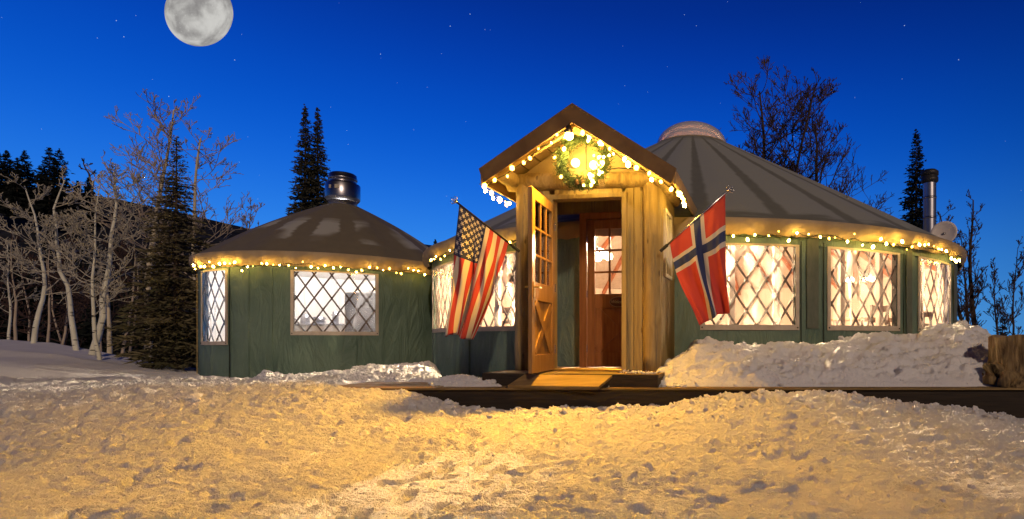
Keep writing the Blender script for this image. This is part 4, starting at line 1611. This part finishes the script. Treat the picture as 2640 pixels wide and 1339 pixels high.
# kitchen things
fr = thing('refrigerator', (-7.35, 13.2, SML['floor']), 'tall grey refrigerator inside the small yurt', 'refrigerator')
MB().box((-7.35, 13.2, SML['floor'] + .80), (.62, .60, 1.60), None, .02).build('cabinet', 'appliance', fr)
MB().box((-7.35, 12.885, SML['floor'] + 1.18), (.60, .03, .80), None, .01).build('door', 'appliance', fr)
MB().box((-7.35, 12.885, SML['floor'] + .42), (.60, .03, .66), None, .01).build('door', 'appliance', fr)
MB().tube([(-7.62, 12.85, SML['floor'] + .86), (-7.62, 12.85, SML['floor'] + 1.2)], .012, 6).build('handle', 'chrome', fr)
ct = thing('counter', (-8.6, 13.6, SML['floor']), 'white kitchen counter inside the small yurt', 'counter')
MB().box((-8.8, 13.9, SML['floor'] + .44), (1.3, .6, .84), None, .01).build('cabinet', 'white_paint', ct)
MB().box((-8.8, 13.9, SML['floor'] + .885), (1.36, .66, .04), None, .008).build('top', 'steel', ct)
for i, (x, h, r_) in enumerate(((-9.2, .24, .10), (-8.85, .17, .13), (-8.45, .30, .07))):
    p = thing('cooking_pot', (x, 13.85, SML['floor'] + .905), ('middle sized', 'wide low', 'tall narrow')[i] + ' steel pot on the kitchen counter', 'pot', 'pots on the kitchen counter')
    MB().lathe([(0, 0), (r_, 0), (r_, h), (r_ * .9, h), (r_ * .9, .01), (0, .01)], (x, 13.85, SML['floor'] + .906), 18).build('body', 'steel', p, True)
    MB().tube([(x - r_ - .04, 13.85, SML['floor'] + .9 + h * .75), (x + r_ + .04, 13.85, SML['floor'] + .9 + h * .75)], .008, 6).build('handle', 'black', p)


# dining furniture
def table(x, y, rz, label, L=1.5, W=.75):
    t = thing('dining_table', (x, y, BIG['floor']), label, 'table', 'tables inside the big yurt')
    t.rotation_euler = (0, 0, 0)
    rm = Matrix.Rotation(rz, 3, 'Z')
    c = Vector((x, y, BIG['floor']))
    MB().box(c + Vector((0, 0, .735)), (L, W, .04), rm, .008).build('top', 'table', t)
    for sx in (-1, 1):
        for sy in (-1, 1):
            MB().box(c + rm @ Vector((sx * (L / 2 - .08), sy * (W / 2 - .08), 0)) + Vector((0, 0, .357)), (.06, .06, .714), rm, .004).build('leg', 'chair', t)
    return t


def chair(x, y, rz, label):
    t = thing('chair', (x, y, BIG['floor']), label, 'chair', 'chairs inside the big yurt')
    rm = Matrix.Rotation(rz, 3, 'Z')
    c = Vector((x, y, BIG['floor']))
    MB().box(c + Vector((0, 0, .445)), (.42, .42, .035), rm, .008).build('seat', 'chair', t)
    for sx in (-1, 1):
        MB().box(c + rm @ Vector((sx * .18, -.18, 0)) + Vector((0, 0, .213)), (.036, .036, .425), rm).build('leg', 'chair', t)
        MB().box(c + rm @ Vector((sx * .18, .19, 0)) + Vector((0, 0, .47)), (.036, .036, .94), rm).build('leg', 'chair', t)
    for w, h in ((.88, .10), (.68, .05)):
        MB().box(c + rm @ Vector((0, .19, 0)) + Vector((0, 0, w)), (.33, .022, h), rm, .004).build('backrest', 'chair', t)
    return t


table(3.5, 10.0, .5, 'dining table behind the middle lattice window')
table(-2.4, 10.6, -.4, 'dining table behind the window with the star')
table(-.6, 10.0, 0, 'dining table behind the inner door')
chair(3.15, 9.25, PI + .5, 'dark chair at the dining table, nearer the strap between the windows')
chair(3.75, 9.55, PI + .5, 'dark chair at the dining table, nearer the stove pipe')
chair(4.75, 11.2, PI + .8, 'dark chair behind the lattice window under the stove pipe')
chair(-2.9, 9.75, PI - .4, 'dark chair behind the window with the star')
for i, (x, lb) in enumerate(((-.95, 'red cloth centrepiece on the table, nearer the open door'), (-.45, 'red cloth centrepiece on the table, nearer the porch post'))):
    q = thing('centrepiece', (x, 9.95, 1.335), lb, 'centrepiece', 'red centrepieces on the table')
    rgc = random.Random(i + 3)
    mm = MB()
    for k_ in range(60):
        p = Vector((x + rgc.gauss(0, .09), 9.95 + rgc.gauss(0, .06), 1.36 + rgc.uniform(0, .24)))
        d = Vector((rgc.gauss(0, 1), rgc.gauss(0, 1), rgc.gauss(.4, 1))).normalized() * rgc.uniform(.05, .09)
        s_ = d.cross(Vector((rgc.gauss(0, 1), rgc.gauss(0, 1), rgc.gauss(0, 1)))).normalized() * .035
        mm.add([p - s_, p + s_, p + d], [(0, 1, 2)])
    mm.build('petals', 'red_cloth', q)
    MB().lathe([(0, 0), (.07, 0), (.09, .08), (.07, .08), (0, .02)], (x, 9.95, 1.336), 14).build('bowl', 'brass', q, True)
# star in the window
t_ = ang_at(BIG, 1318)
so = cyl(BIG, t_, BIG['r'] - .065, 1.93)
star = MB()
pts = []
tt = Vector((-math.sin(t_), math.cos(t_), 0))
rn = Vector((math.cos(t_), math.sin(t_), 0))
for j in range(10):
    rr = .125 if j % 2 == 0 else .05
    q = PI / 2 + j * PI / 5
    pts.append(so + tt * rr * math.cos(q) + Vector((0, 0, rr * math.sin(q))))
star.add(pts + [so + rn * .015, so - rn * .015], [(j, (j + 1) % 10, 10) for j in range(10)] + [((j + 1) % 10, j, 11) for j in range(10)])
tag(star.build('star_ornament', 'slat'), 'dark wooden star hanging in the lattice window beside the porch', 'ornament')


# ================================================================== FLAGS
def flag(name, label, A, B, ctrl, end, mat, base, tip, seed, amp=.060):
    """A,B hoist ends (A = top of the flag); ctrl, end: pairs of points for the fly edges"""
    root = thing(name, tuple(base), label, 'flag', 'flags on the porch')
    nu, nv = 60, 40
    V, F, U = [], [], []
    rg_ = random.Random(seed)
    ph = rg_.uniform(0, 6)
    for i in range(nu + 1):
        u = i / nu
        for j in range(nv + 1):
            v = j / nv
            h = A.lerp(B, v)
            c = ctrl[0].lerp(ctrl[1], v)
            e = end[0].lerp(end[1], v)
            p = h * (1 - u) ** 2 + c * 2 * u * (1 - u) + e * u * u
            k = amp * min(1, u * 2.2)
            w_ = v + .10 * math.sin(u * 4 + ph)
            p = p + Vector((.35 * k * math.cos(w_ * 14 + ph + u * 2), k * math.sin(w_ * 13 + ph + 2.2 * u) + .45 * k * math.sin(w_ * 25 - 3 * u) + .22 * k * math.sin(w_ * 47 + 5 * u),
                            .25 * k * math.sin(v * 9 + u * 5) + .02 * math.sin(v * PI) * u))
            V.append(p)
    w = nv + 1
    for i in range(nu):
        for j in range(nv):
            F.append((i * w + j, i * w + j + 1, (i + 1) * w + j + 1, (i + 1) * w + j))
            U.append(((i / nu, j / nv), (i / nu, (j + 1) / nv), ((i + 1) / nu, (j + 1) / nv), ((i + 1) / nu, j / nv)))
    cl = MB().add(V, F, U).build('cloth', mat, root, True)
    md = cl.modifiers.new('thickness', 'SOLIDIFY')
    md.thickness = .002
    MB().tube([base, tip], [.013, .011], 8).build('pole', 'dark_timber' if 'striped' in label else 'chrome', root, True)
    d = (Vector(tip) - Vector(base)).normalized()
    fn = MB().sphere(Vector(tip) + d * .015, .018, 8, 6)
    for k in range(4):
        q = k * PI / 2 + .4
        s1 = d.cross(Vector((0, 1, 0))).normalized()
        s2 = d.cross(s1)
        o_ = s1 * math.cos(q) + s2 * math.sin(q)
        fn.tube([Vector(tip) + d * .01, Vector(tip) + d * .035 + o_ * .05, Vector(tip) + d * .07 + o_ * .035], [.007, .006, .003], 6)
    fn.tube([Vector(tip), Vector(tip) + d * .09], [.007, .002], 6)
    fn.build('finial', 'chrome', root, True)
    # bracket
    MB().tube([Vector(base) - d * .02, Vector(base) + d * .09], .02, 8).build('bracket', 'black', root)
    return root


fb, ft = at(1336, 646, 6.83), at(1179, 523, 6.45)
fA, fB = fb.lerp(ft, .97), fb.lerp(ft, .17)
flag('house_flag', 'striped flag with stars hanging from a slanted pole beside the open door', fA, fB,
     (at(1170, 690, 6.42), at(1292, 705, 6.62)), (at(1150, 865, 6.38), at(1222, 880, 6.46)), 'flag_us', fb, ft, 4)
nb, ntp = at(1706, 645, 6.62), at(1875, 494, 6.25)
nA, nB = nb.lerp(ntp, .97), nb.lerp(ntp, .13)
flag('house_flag', 'red flag with blue and white cross on a slanted pole by the round log post', nA, nB,
     (at(1874, 650, 6.22), at(1736, 690, 6.45)), (at(1878, 806, 6.24), at(1800, 842, 6.34)), 'flag_no', nb, ntp, 9, .042)

# ================================================================== DISH, STUMP
dc = at(2434, 603, 10.3)
dish = thing('satellite_dish', (dc.x, dc.y, dc.z - .3), 'pale round satellite dish on the big yurt roof beside the stove pipe', 'satellite dish')
fx = Vector((-.55, -.80, .22)).normalized()
sx = fx.cross(Vector((0, 0, 1))).normalized()
sy = sx.cross(fx)
V, F = [], []
for i in range(7):
    r_ = .225 * i / 6
    for j in range(24):
        q = 2 * PI * j / 24
        V.append(dc + sx * r_ * math.cos(q) + sy * r_ * math.sin(q) + fx * (r_ * r_ * 1.0))
for i in range(6):
    for j in range(24):
        F.append((i * 24 + j, i * 24 + (j + 1) % 24, (i + 1) * 24 + (j + 1) % 24, (i + 1) * 24 + j))
rd = MB().add(V, F).build('reflector', 'dish', dish, True)
md = rd.modifiers.new('thickness', 'SOLIDIFY')
md.thickness = .01
MB().sphere(dc + fx * .012, .03, 10, 6, (1, 1, .7)).build('feed', 'steel', dish, True)
MB().tube([dc - fx * .02, dc - fx * .10 + Vector((0, 0, -.05)), dc - fx * .10 + Vector((0, 0, -.30))], .02, 8).build('mast', 'steel', dish)

sc0 = Vector((3.98, 6.55, DECK_Z))
st = thing('tree_stump', tuple(sc0), 'weathered upright tree stump with gnarled root at the end of the boardwalk', 'tree stump')
nth, nz = 72, 40
TT, ZZ = np.meshgrid(np.linspace(-PI, PI, nth + 1)[:-1], np.linspace(0, 1, nz))
sr = .33 + .03 * np.cos(3 * TT + 1) + .02 * np.cos(7 * TT) + .10 * (1 - ZZ) ** 3 * (1 + .8 * np.cos(TT * 4 + 2.2)) + .022 * vnoise(np.cos(TT) * 6 + ZZ * 1.2, np.sin(TT) * 6, ZZ * 2.2, 7) \
    + .012 * vnoise(np.cos(TT) * 16, np.sin(TT) * 16, ZZ * 3, 8)
sr = sr * (1 - .05 * np.sin(ZZ * 5))
zz = ZZ * (.56 + .035 * vnoise(np.cos(TT) * 2, np.sin(TT) * 2, seed=9))
V = np.stack([sc0.x + sr * np.cos(TT), sc0.y + sr * np.sin(TT), sc0.z + zz], -1).reshape(-1, 3).tolist()
F = [(j * nth + i, j * nth + (i + 1) % nth, (j + 1) * nth + (i + 1) % nth, (j + 1) * nth + i) for j in range(nz - 1) for i in range(nth)]
MB().add(V, F).build('bark', 'stump', st, True)
top = V[(nz - 1) * nth:]
MB().add(top + [(sc0.x, sc0.y, sc0.z + .545)], [(i, (i + 1) % nth, nth) for i in range(nth)]).build('cut_face', 'cutwood', st)
m = MB()
for (a, b, c, r0) in (((-.30, -.12, .16), (-.46, -.20, .20), (-.50, -.24, .02), .085), ((-.22, -.26, .10), (-.36, -.34, .12), (-.42, -.36, .0), .07), ((-.33, -.02, .05), (-.5, -.06, .10), (-.52, -.16, .0), .06)):
    P_ = [sc0 + Vector(a), sc0 + Vector(a).lerp(Vector(b), .6), sc0 + Vector(b), sc0 + Vector(b).lerp(Vector(c), .6), sc0 + Vector(c)]
    m.tube(P_, [r0 * 1.1, r0 * .95, r0 * 1.05, r0 * .9, r0 * .7], 10)
m.build('root', 'stump', st, True)


# ================================================================== TREES
def bare_tree(base, H, seed, r0, label, group, trunk_mat, twig_mat, lean=(0, 0), crown_from=.4, spread=.45, nlimb=14, twig=.010, fork=0, detail=.85, wob=.04, up=.55, limb=.5, name='aspen_tree'):
    rg_ = random.Random(seed)
    base = Vector(base)
    root = thing(name, tuple(base), label, 'tree', group)
    tm, cm = MB(), MB()

    def grow(p, d, L, r, lev, seg):
        pts, rad = [p.copy()], [r]
        n = seg
        d00 = d.copy()
        for i in range(n):
            if not lev:
                d = d.lerp(d00, .35)
            d = (d + Vector((rg_.gauss(0, 1), rg_.gauss(0, 1), rg_.gauss(0, .6))) * (.16 if lev else wob * 1.6) + Vector((0, 0, .10 * up if lev else .02))).normalized()
            p = p + d * (L / n)
            pts.append(p.copy())
            rad.append(max(r * (1 - .82 * (i + 1) / n), twig * (.9 if lev > 1 else 1)))
        return pts, rad

    def side(pts, rad, L, lev):
        if lev > 3:
            return
        k = int({1: 7, 2: 4, 3: 3}[lev] * detail + .5)
        for _ in range(k):
            t = rg_.uniform(.22, .98)
            f = t * (len(pts) - 1)
            i = min(int(f), len(pts) - 2)
            p = pts[i].lerp(pts[i + 1], f - i)
            d0 = (pts[i + 1] - pts[i]).normalized()
            ax = Vector((rg_.gauss(0, 1), rg_.gauss(0, 1), rg_.gauss(0, .7))).normalized()
            d = (d0 * .8 + ax * .75 + Vector((0, 0, .18 * up))).normalized()
            l2 = L * rg_.uniform(.32, .58) * (1.1 - .4 * t)
            r2 = max(rad[i] * .55, twig)
            q, rr = grow(p, d, l2, r2, lev + 1, 4 if lev < 3 else 3)
            (cm).tube(q, rr, 4 if lev < 2 else 3, False)
            side(q, rr, l2, lev + 1)

    stems = [(base, Vector((lean[0], lean[1], 1)).normalized(), H, r0)]
    if fork:
        for k in range(fork):
            stems.append((base + Vector((rg_.uniform(-.12, .12), rg_.uniform(-.1, .1), 0)), Vector((lean[0] + rg_.choice((-1, 1)) * rg_.uniform(.15, .35), rg_.uniform(-.2, .2), 1)).normalized(), H * rg_.uniform(.7, .95), r0 * .8))
    for (p, d, h, r) in stems:
        pts, rad = grow(p - Vector((0, 0, .3)), d, h + .3, r, 0, 12)
        tm.tube(pts, rad, 10, False)
        for k in range(nlimb):
            t = crown_from + (1 - crown_from) * (k + rg_.random()) / nlimb
            f = t * (len(pts) - 1)
            i = min(int(f), len(pts) - 2)
            q = pts[i].lerp(pts[i + 1], f - i)
            an = rg_.uniform(0, 2 * PI)
            out = Vector((math.cos(an), math.sin(an), rg_.uniform(.15, .9) * up * 1.4)).normalized()
            L = h * spread * rg_.uniform(.6, 1.1) * (1.15 - .75 * (t - crown_from) / (1 - crown_from))
            lp, lr = grow(q, out, L, max(rad[i] * limb, twig * 1.4), 1, 7)
            cm.tube(lp, lr, 5, False)
            side(lp, lr, L, 1)
    tm.build('trunk', trunk_mat, root, True)
    cm.build('crown', twig_mat, root, True)
    return root


def gz(x, y):
    return float(ground_h(np.array([x]), np.array([y]))[0])


def gpt(px, Y, dz=0.):
    x = (px - 1750) / 1450 * Y
    return Vector((x, Y, gz(x, Y) + dz))


# near aspens on the open slope
G1 = 'pale bare aspens on the snow slope'
bare_tree(gpt(84, 14.0), 3.9, 3, .060, 'pale bare aspen nearest the edge of the picture', G1, 'aspen', 'aspen_twig', (-.02, 0), .32, .34, 15, .0075, wob=.05, limb=.32)
bare_tree(gpt(203, 13.8), 4.2, 17, .065, 'pale crooked aspen, thinner of the touching pair on the slope', G1, 'aspen', 'aspen_twig', (-.02, .03), .38, .30, 13, .0075, wob=.07, limb=.32)
bare_tree(gpt(232, 13.3), 4.5, 8, .080, 'thick spotted aspen with the widest crown on the slope', G1, 'aspen', 'aspen_twig', (-.03, 0), .36, .36, 20, .0075, wob=.06, limb=.32)
bare_tree(gpt(260, 12.9), 4.0, 5, .045, 'slim straight aspen growing nearest the spruce', G1, 'aspen', 'aspen_twig', (.02, 0), .28, .30, 15, .007, wob=.04, limb=.32)
bare_tree(gpt(284, 14.6), 2.6, 6, .06, 'short grey aspen trunk behind the slim aspen', G1, 'aspen_tan', 'aspen_twig', (.0, 0), .5, .30, 8, .008, limb=.42)
bare_tree(gpt(20, 14.8), 2.6, 16, .035, 'small leaning sapling at the edge of the slope', G1, 'aspen', 'aspen_twig', (.06, 0), .3, .36, 10, .0075, limb=.45)
# tall tan ones behind
G2 = 'tall bare aspens above the small yurt'
bare_tree(gpt(385, 18.5), 9.7, 12, .125, 'tall tan aspen rising directly behind the spruce', G2, 'aspen_tan', 'tan_twig', (.0, 0), .48, .27, 20, .0095, wob=.022, up=.75, limb=.30, detail=.8)
bare_tree(gpt(510, 19.5), 9.4, 22, .12, 'tall tan aspen between the spruce and the small yurt', G2, 'aspen_tan', 'tan_twig', (.02, 0), .46, .28, 20, .0095, wob=.022, up=.75, limb=.30, detail=.8)
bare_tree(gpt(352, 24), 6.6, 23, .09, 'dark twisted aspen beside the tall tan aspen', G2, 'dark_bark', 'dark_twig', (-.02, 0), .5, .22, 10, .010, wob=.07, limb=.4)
bare_tree(gpt(668, 24), 7.4, 26, .09, 'small grey bare tree behind the roof of the small yurt', G2, 'tan_twig', 'tan_twig', (.02, 0), .45, .24, 18, .010, wob=.04, up=1.0, fork=1, limb=.4)
# understory behind the slope
G3 = 'dark bare saplings in the shade behind the slope'
for i, (px, Y, h) in enumerate(((40, 17, 2.9), (125, 17.5, 2.7), (160, 18.5, 3.4), (310, 17, 2.9), (335, 18.5, 3.5), (185, 20.5, 4.0), (62, 21, 4.4), (255, 21.5, 4.4))):
    bare_tree(gpt(px, Y), h + 1.0, 60 + i, .05, ('dark sapling behind the small leaning sapling', 'dark sapling just past the edge aspen', 'taller dark sapling between the edge aspen and the pair', 'dark sapling behind the short grey trunk', 'tall dark sapling close to the spruce', 'tall dark sapling behind the touching pair', 'tallest dark sapling behind the edge aspen', 'tall dark sapling behind the slim aspen')[i], G3, 'tan_twig', 'dark_twig', (random.uniform(-.1, .1), 0), .3, .4, 9, .011, detail=.8)
# behind the big yurt
G4 = 'dark bare trees behind the big yurt'
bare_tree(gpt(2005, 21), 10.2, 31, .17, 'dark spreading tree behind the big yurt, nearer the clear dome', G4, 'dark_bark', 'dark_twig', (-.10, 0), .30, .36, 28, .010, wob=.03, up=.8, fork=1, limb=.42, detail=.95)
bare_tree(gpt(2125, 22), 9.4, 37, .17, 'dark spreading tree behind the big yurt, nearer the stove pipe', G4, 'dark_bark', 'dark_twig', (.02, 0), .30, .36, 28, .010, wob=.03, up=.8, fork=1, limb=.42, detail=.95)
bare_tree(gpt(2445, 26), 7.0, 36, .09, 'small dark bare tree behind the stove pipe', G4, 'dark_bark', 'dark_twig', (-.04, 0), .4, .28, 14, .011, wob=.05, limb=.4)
# right edge
G5 = 'dark bare trees by the tree stump'
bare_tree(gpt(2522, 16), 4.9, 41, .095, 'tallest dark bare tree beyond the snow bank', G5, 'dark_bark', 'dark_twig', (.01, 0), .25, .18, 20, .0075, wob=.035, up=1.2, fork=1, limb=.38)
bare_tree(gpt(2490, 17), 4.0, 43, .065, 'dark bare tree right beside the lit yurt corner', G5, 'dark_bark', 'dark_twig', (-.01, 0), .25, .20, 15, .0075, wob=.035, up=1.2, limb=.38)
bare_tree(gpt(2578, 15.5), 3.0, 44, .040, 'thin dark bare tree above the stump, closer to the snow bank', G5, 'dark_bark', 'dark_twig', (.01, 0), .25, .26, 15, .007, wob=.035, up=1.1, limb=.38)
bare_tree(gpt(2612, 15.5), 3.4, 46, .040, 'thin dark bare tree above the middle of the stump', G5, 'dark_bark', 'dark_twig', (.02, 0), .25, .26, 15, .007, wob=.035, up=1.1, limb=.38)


def conifer(base, H, Rb, seed, label, group, mat, whorls=34, per=8, twigs=9, fine=.03, droop=.25, narrow=1.0, name='spruce_tree', bark='conifer_bark', start=.04):
    rg_ = random.Random(seed)
    base = Vector(base)
    root = thing(name, tuple(base), label, 'tree', group)
    t = MB()
    t.tube([base + Vector((0, 0, H * i / 8 - (.2 if i == 0 else 0))) for i in range(9)], [max(.018 * H * (1 - i / 8), .012) for i in range(9)], 7, False)
    c = MB()
    V, F = [], []
    for k in range(whorls):
        s = start + (1 - start) * (k + rg_.random() * .8) / whorls
        z = H * s
        L0 = Rb * ((1 - s) ** narrow) * (1.0 if s > .12 else .8) + .02
        for b in range(per):
            an = rg_.uniform(0, 2 * PI)
            L = L0 * rg_.uniform(.55, 1.15)
            tp = .30 + .70 * (1 - s) ** .6
            dr = droop * rg_.uniform(.5, 1.4) * (1 - .8 * s)
            o = Vector((math.cos(an), math.sin(an), 0))
            p0 = base + Vector((0, 0, z + rg_.uniform(-.02, .02) * H))

            def bp(q):
                return p0 + o * (L * q) + Vector((0, 0, -dr * L * q + .30 * dr * L * q * q + (.25 * L * q if s > .85 else 0)))
            if L > .25 and fine < .05:
                t.tube([bp(0), bp(.5), bp(1)], [.012, .009, .005], 3, False)
            n = max(3, int(twigs * L / Rb + 2))
            sd = o.cross(Vector((0, 0, 1)))
            for q_ in range(n):
                q = .12 + .88 * (q_ + rg_.random()) / n
                p = bp(q)
                for sg_ in (-1, 1):
                    d = (o * rg_.uniform(.35, 1.0) + sd * sg_ * rg_.uniform(.25, .9) + Vector((0, 0, rg_.uniform(-.45, .25)))).normalized()
                    ll = L * rg_.uniform(.16, .32) + fine * 1.5 * tp
                    w = sd.cross(d) if rg_.random() < .5 else d.cross(Vector((0, 0, 1)))
                    if w.length < .1:
                        w = sd
                    w = w.normalized() * fine * tp * rg_.uniform(.5, 1.0)
                    i0 = len(V)
                    V += [p - w * .3, p + d * ll * .45 - w, p + d * ll, p + d * ll * .5 + w]
                    F.append((i0, i0 + 1, i0 + 2, i0 + 3))
                    # needle tufts across the shoot
                    for e in range(2):
                        f = rg_.uniform(.2, .9)
                        c0 = p + d * ll * f
                        nd = (d * .5 + Vector((rg_.gauss(0, 1), rg_.gauss(0, 1), rg_.gauss(0, 1))) * .6).normalized() * fine * tp * rg_.uniform(1.2, 2.2)
                        nw = nd.cross(d)
                        if nw.length < 1e-4:
                            continue
                        nw = nw.normalized() * fine * .25
                        i0 = len(V)
                        V += [c0 - nw, c0 + nw, c0 + nd]
                        F.append((i0, i0 + 1, i0 + 2))
    c.add(V, F)
    t.build('trunk', bark, root, True)
    c.build('crown', mat, root)
    return root


conifer(gpt(455, 13.4, -.05), 5.55, 1.16, 5, 'full spruce tree standing beside the small yurt', 'spruces around the yurts', 'spruce', 62, 11, 12, .030, .28, .85)
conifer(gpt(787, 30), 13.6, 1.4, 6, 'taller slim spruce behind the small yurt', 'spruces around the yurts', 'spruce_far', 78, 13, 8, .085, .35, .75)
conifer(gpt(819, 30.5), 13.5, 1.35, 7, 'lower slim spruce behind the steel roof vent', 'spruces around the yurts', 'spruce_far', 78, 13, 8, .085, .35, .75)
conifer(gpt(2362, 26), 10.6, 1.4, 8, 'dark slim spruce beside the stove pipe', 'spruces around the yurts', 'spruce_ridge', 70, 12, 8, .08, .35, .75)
conifer(gpt(2585, 18), 1.6, .45, 9, 'tiny dark spruce behind the stump', 'spruces around the yurts', 'spruce_ridge', 24, 7, 6, .04, .3, .9)
# ridge spruces
RD = [(-6, 392, 70, 2.0), (18, 388, 72, 1.7), (44, 408, 70, 1.4), (64, 390, 72, 1.7), (128, 380, 70, 2.6), (152, 386, 72, 2.6), (200, 468, 76, 1.3), (229, 458, 76, 1.3), (1122, 618, 90, .8), (-60, 380, 70, 2.4), (104, 432, 74, 1.6)]
rl = ['ridge spruce cut by the picture edge', 'narrow ridge spruce, second from the edge of the picture', 'short ridge spruce between two taller narrow ones', 'narrow ridge spruce just before the broad pair', 'broad ridge spruce, taller of the joined pair', 'broad ridge spruce, lower of the joined pair',
      'little ridge spruce just past the broad pair', 'little pointed ridge spruce near the bare snag', 'tiny far spruce tip between the two yurt roofs', 'ridge spruce outside the picture edge', 'low ridge spruce beside the broad pair']
for i, (px, py, Y, rb) in enumerate(RD):
    top = at(px, py, Y)
    hz = 5.2 if i not in (4, 5) else 7.0
    if i in (6, 7, 8):
        hz = 4.2
    b = Vector((top.x, Y, top.z - hz - 2.0))
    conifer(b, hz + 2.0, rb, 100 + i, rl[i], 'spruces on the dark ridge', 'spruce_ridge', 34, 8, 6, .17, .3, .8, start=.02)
# dark spruces lower on the hillside behind the aspens
HL = ['shaded spruce behind the edge aspen', 'tall shaded spruce between the edge aspen and the pair', 'tall shaded spruce behind the touching pair', 'tall shaded spruce behind the slim aspen', 'shaded spruce just before the full spruce', 'low shaded spruce next to the edge aspen',
      'low shaded spruce just before the pair', 'low shaded spruce behind the slim aspen', 'lowest shaded spruce close to the full spruce', 'low shaded spruce at the picture edge', 'shaded spruce behind the full spruce', 'shaded spruce behind the small yurt eave', 'shaded spruce behind the small yurt roof']
HS = [(30, 640, 40, 2.2), (120, 610, 44, 2.4), (215, 600, 42, 2.2), (300, 615, 46, 2.3), (360, 650, 40, 2.0), (75, 690, 34, 1.9), (165, 680, 33, 1.9), (265, 690, 32, 1.8), (330, 710, 30, 1.7), (-10, 700, 33, 2.0), (420, 640, 44, 2.2), (560, 640, 48, 2.3), (620, 655, 46, 2.2)]
for i, (px, py, Y, rb) in enumerate(HS):
    top = at(px, py, Y)
    gb = -1.6
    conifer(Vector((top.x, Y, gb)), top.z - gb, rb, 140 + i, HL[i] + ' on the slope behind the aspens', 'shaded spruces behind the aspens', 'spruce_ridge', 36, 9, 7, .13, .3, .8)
# bare snag on the ridge
bare_tree(at(246, 520, 60) - Vector((0, 0, 2)), 7.0, 91, .20, 'lone crooked snag on the dark ridge', None, 'dark_bark', 'dark_twig', (-.05, 0), .7, .18, 4, .04, detail=.5, wob=.12, name='dead_tree')

# ================================================================== LOOSE SNOW
def clods(label, spots, seed):
    rg_ = random.Random(seed)
    bm = bmesh.new()
    bmesh.ops.create_icosphere(bm, subdivisions=1, radius=1.0)
    BV = [v.co.copy() for v in bm.verts]
    BF = [[v.index for v in f.verts] for f in bm.faces]
    bm.free()
    m = MB()
    for p, r in spots:
        q = Matrix.Rotation(rg_.uniform(0, 6.28), 3, 'Z') @ Matrix.Rotation(rg_.uniform(0, 6.28), 3, 'X')
        sc_ = Vector((rg_.uniform(.7, 1.5), rg_.uniform(.7, 1.2), rg_.uniform(.5, .9)))
        m.add([Vector(p) + q @ Vector((v.x * sc_.x, v.y * sc_.y, v.z * sc_.z)) * r * rg_.uniform(.72, 1.2) for v in BV], BF)
    o = m.build('snow_clods', 'snow_bank')
    return tag(o, label, 'snow', kind='stuff')


rc = random.Random(21)
spots = []
gx, gy, gH = GRID['xs'], GRID['ys'], GRID['H']


def gsurf(x, y):
    i, j = min(np.searchsorted(gx, x), len(gx) - 1), min(np.searchsorted(gy, y), len(gy) - 1)
    return float(gH[j, i])


for _ in range(2600):
    x = rc.uniform(-7.2, 4.2)
    y = 6.08 - abs(rc.gauss(0, .38)) if x > -3.2 else rc.uniform(5.2, 7.8)
    r = min(.05, .007 + rc.expovariate(1 / .008))
    spots.append(((x, y, gsurf(x, y) + r * .15), r))
for _ in range(1500):
    x, y = rc.uniform(-6.5, 4), rc.uniform(2.5, 5.6)
    r = min(.028, .004 + rc.expovariate(1 / .005))
    spots.append(((x, y, gsurf(x, y) + r * .1), r))
clods('loose snow crumbs and clods strewn over the trodden snow', spots, 3)
spots = []
for o in [q for q in COL.objects if q.name.startswith('snow_bank')]:
    vs = o.data.vertices
    n = 650 if len(vs) > 40000 else 180
    for _ in range(n):
        v = vs[int(rc.random() ** 1.15 * len(vs) * .86)].co
        r = min(.05, .006 + rc.expovariate(1 / .009))
        spots.append(((v.x, v.y, v.z + r * .1), r))
for _ in range(60):
    p = pw(rc.uniform(.5, 1.0), rc.uniform(.1, .62), 0)
    r = rc.uniform(.008, .02)
    spots.append(((p.x, p.y, .582 + r * .3), r))
for _ in range(90):
    r = rc.uniform(.008, .03)
    spots.append(((rc.uniform(-.9, .1), rc.uniform(6.2, 6.32), DECK_Z + r * .3), r))
clods('broken snow clods on the banks and the boardwalk', spots, 4)

# ================================================================== MOON AND STARS
mc = at(513, 33, 900.0)
mr = 86 / 1450 * 900
mo = MB().sphere((0, 0, 0), 1.0, 48, 32)
moon = mo.build('moon', 'moon', None, True)
moon.location = mc
moon.scale = (mr, mr * .30, mr)
tag(moon, 'big pale full moon with grey seas, above the aspens', 'moon')
rs = random.Random(4)
sm = MB()
for i in range(130):
    px, py = rs.uniform(0, 2640), rs.uniform(0, 860) ** 1.0
    if (px - 513) ** 2 + (py - 33) ** 2 < 120 ** 2:
        continue
    c = at(px, py, 1500.0)
    r_ = rs.choice((.5, .6, .7, .8, .9, 1.3)) * (1.0 if py < 500 else .6)
    sm.add([c + Vector(q) * r_ for q in ((1, 0, 0), (-1, 0, 0), (0, 1, 0), (0, -1, 0), (0, 0, 1), (0, 0, -1))],
           [(0, 2, 4), (2, 1, 4), (1, 3, 4), (3, 0, 4), (2, 0, 5), (1, 2, 5), (3, 1, 5), (0, 3, 5)])
so_ = sm.build('stars', 'star')
tag(so_, 'faint stars scattered over the blue dusk sky', 'stars', kind='stuff')
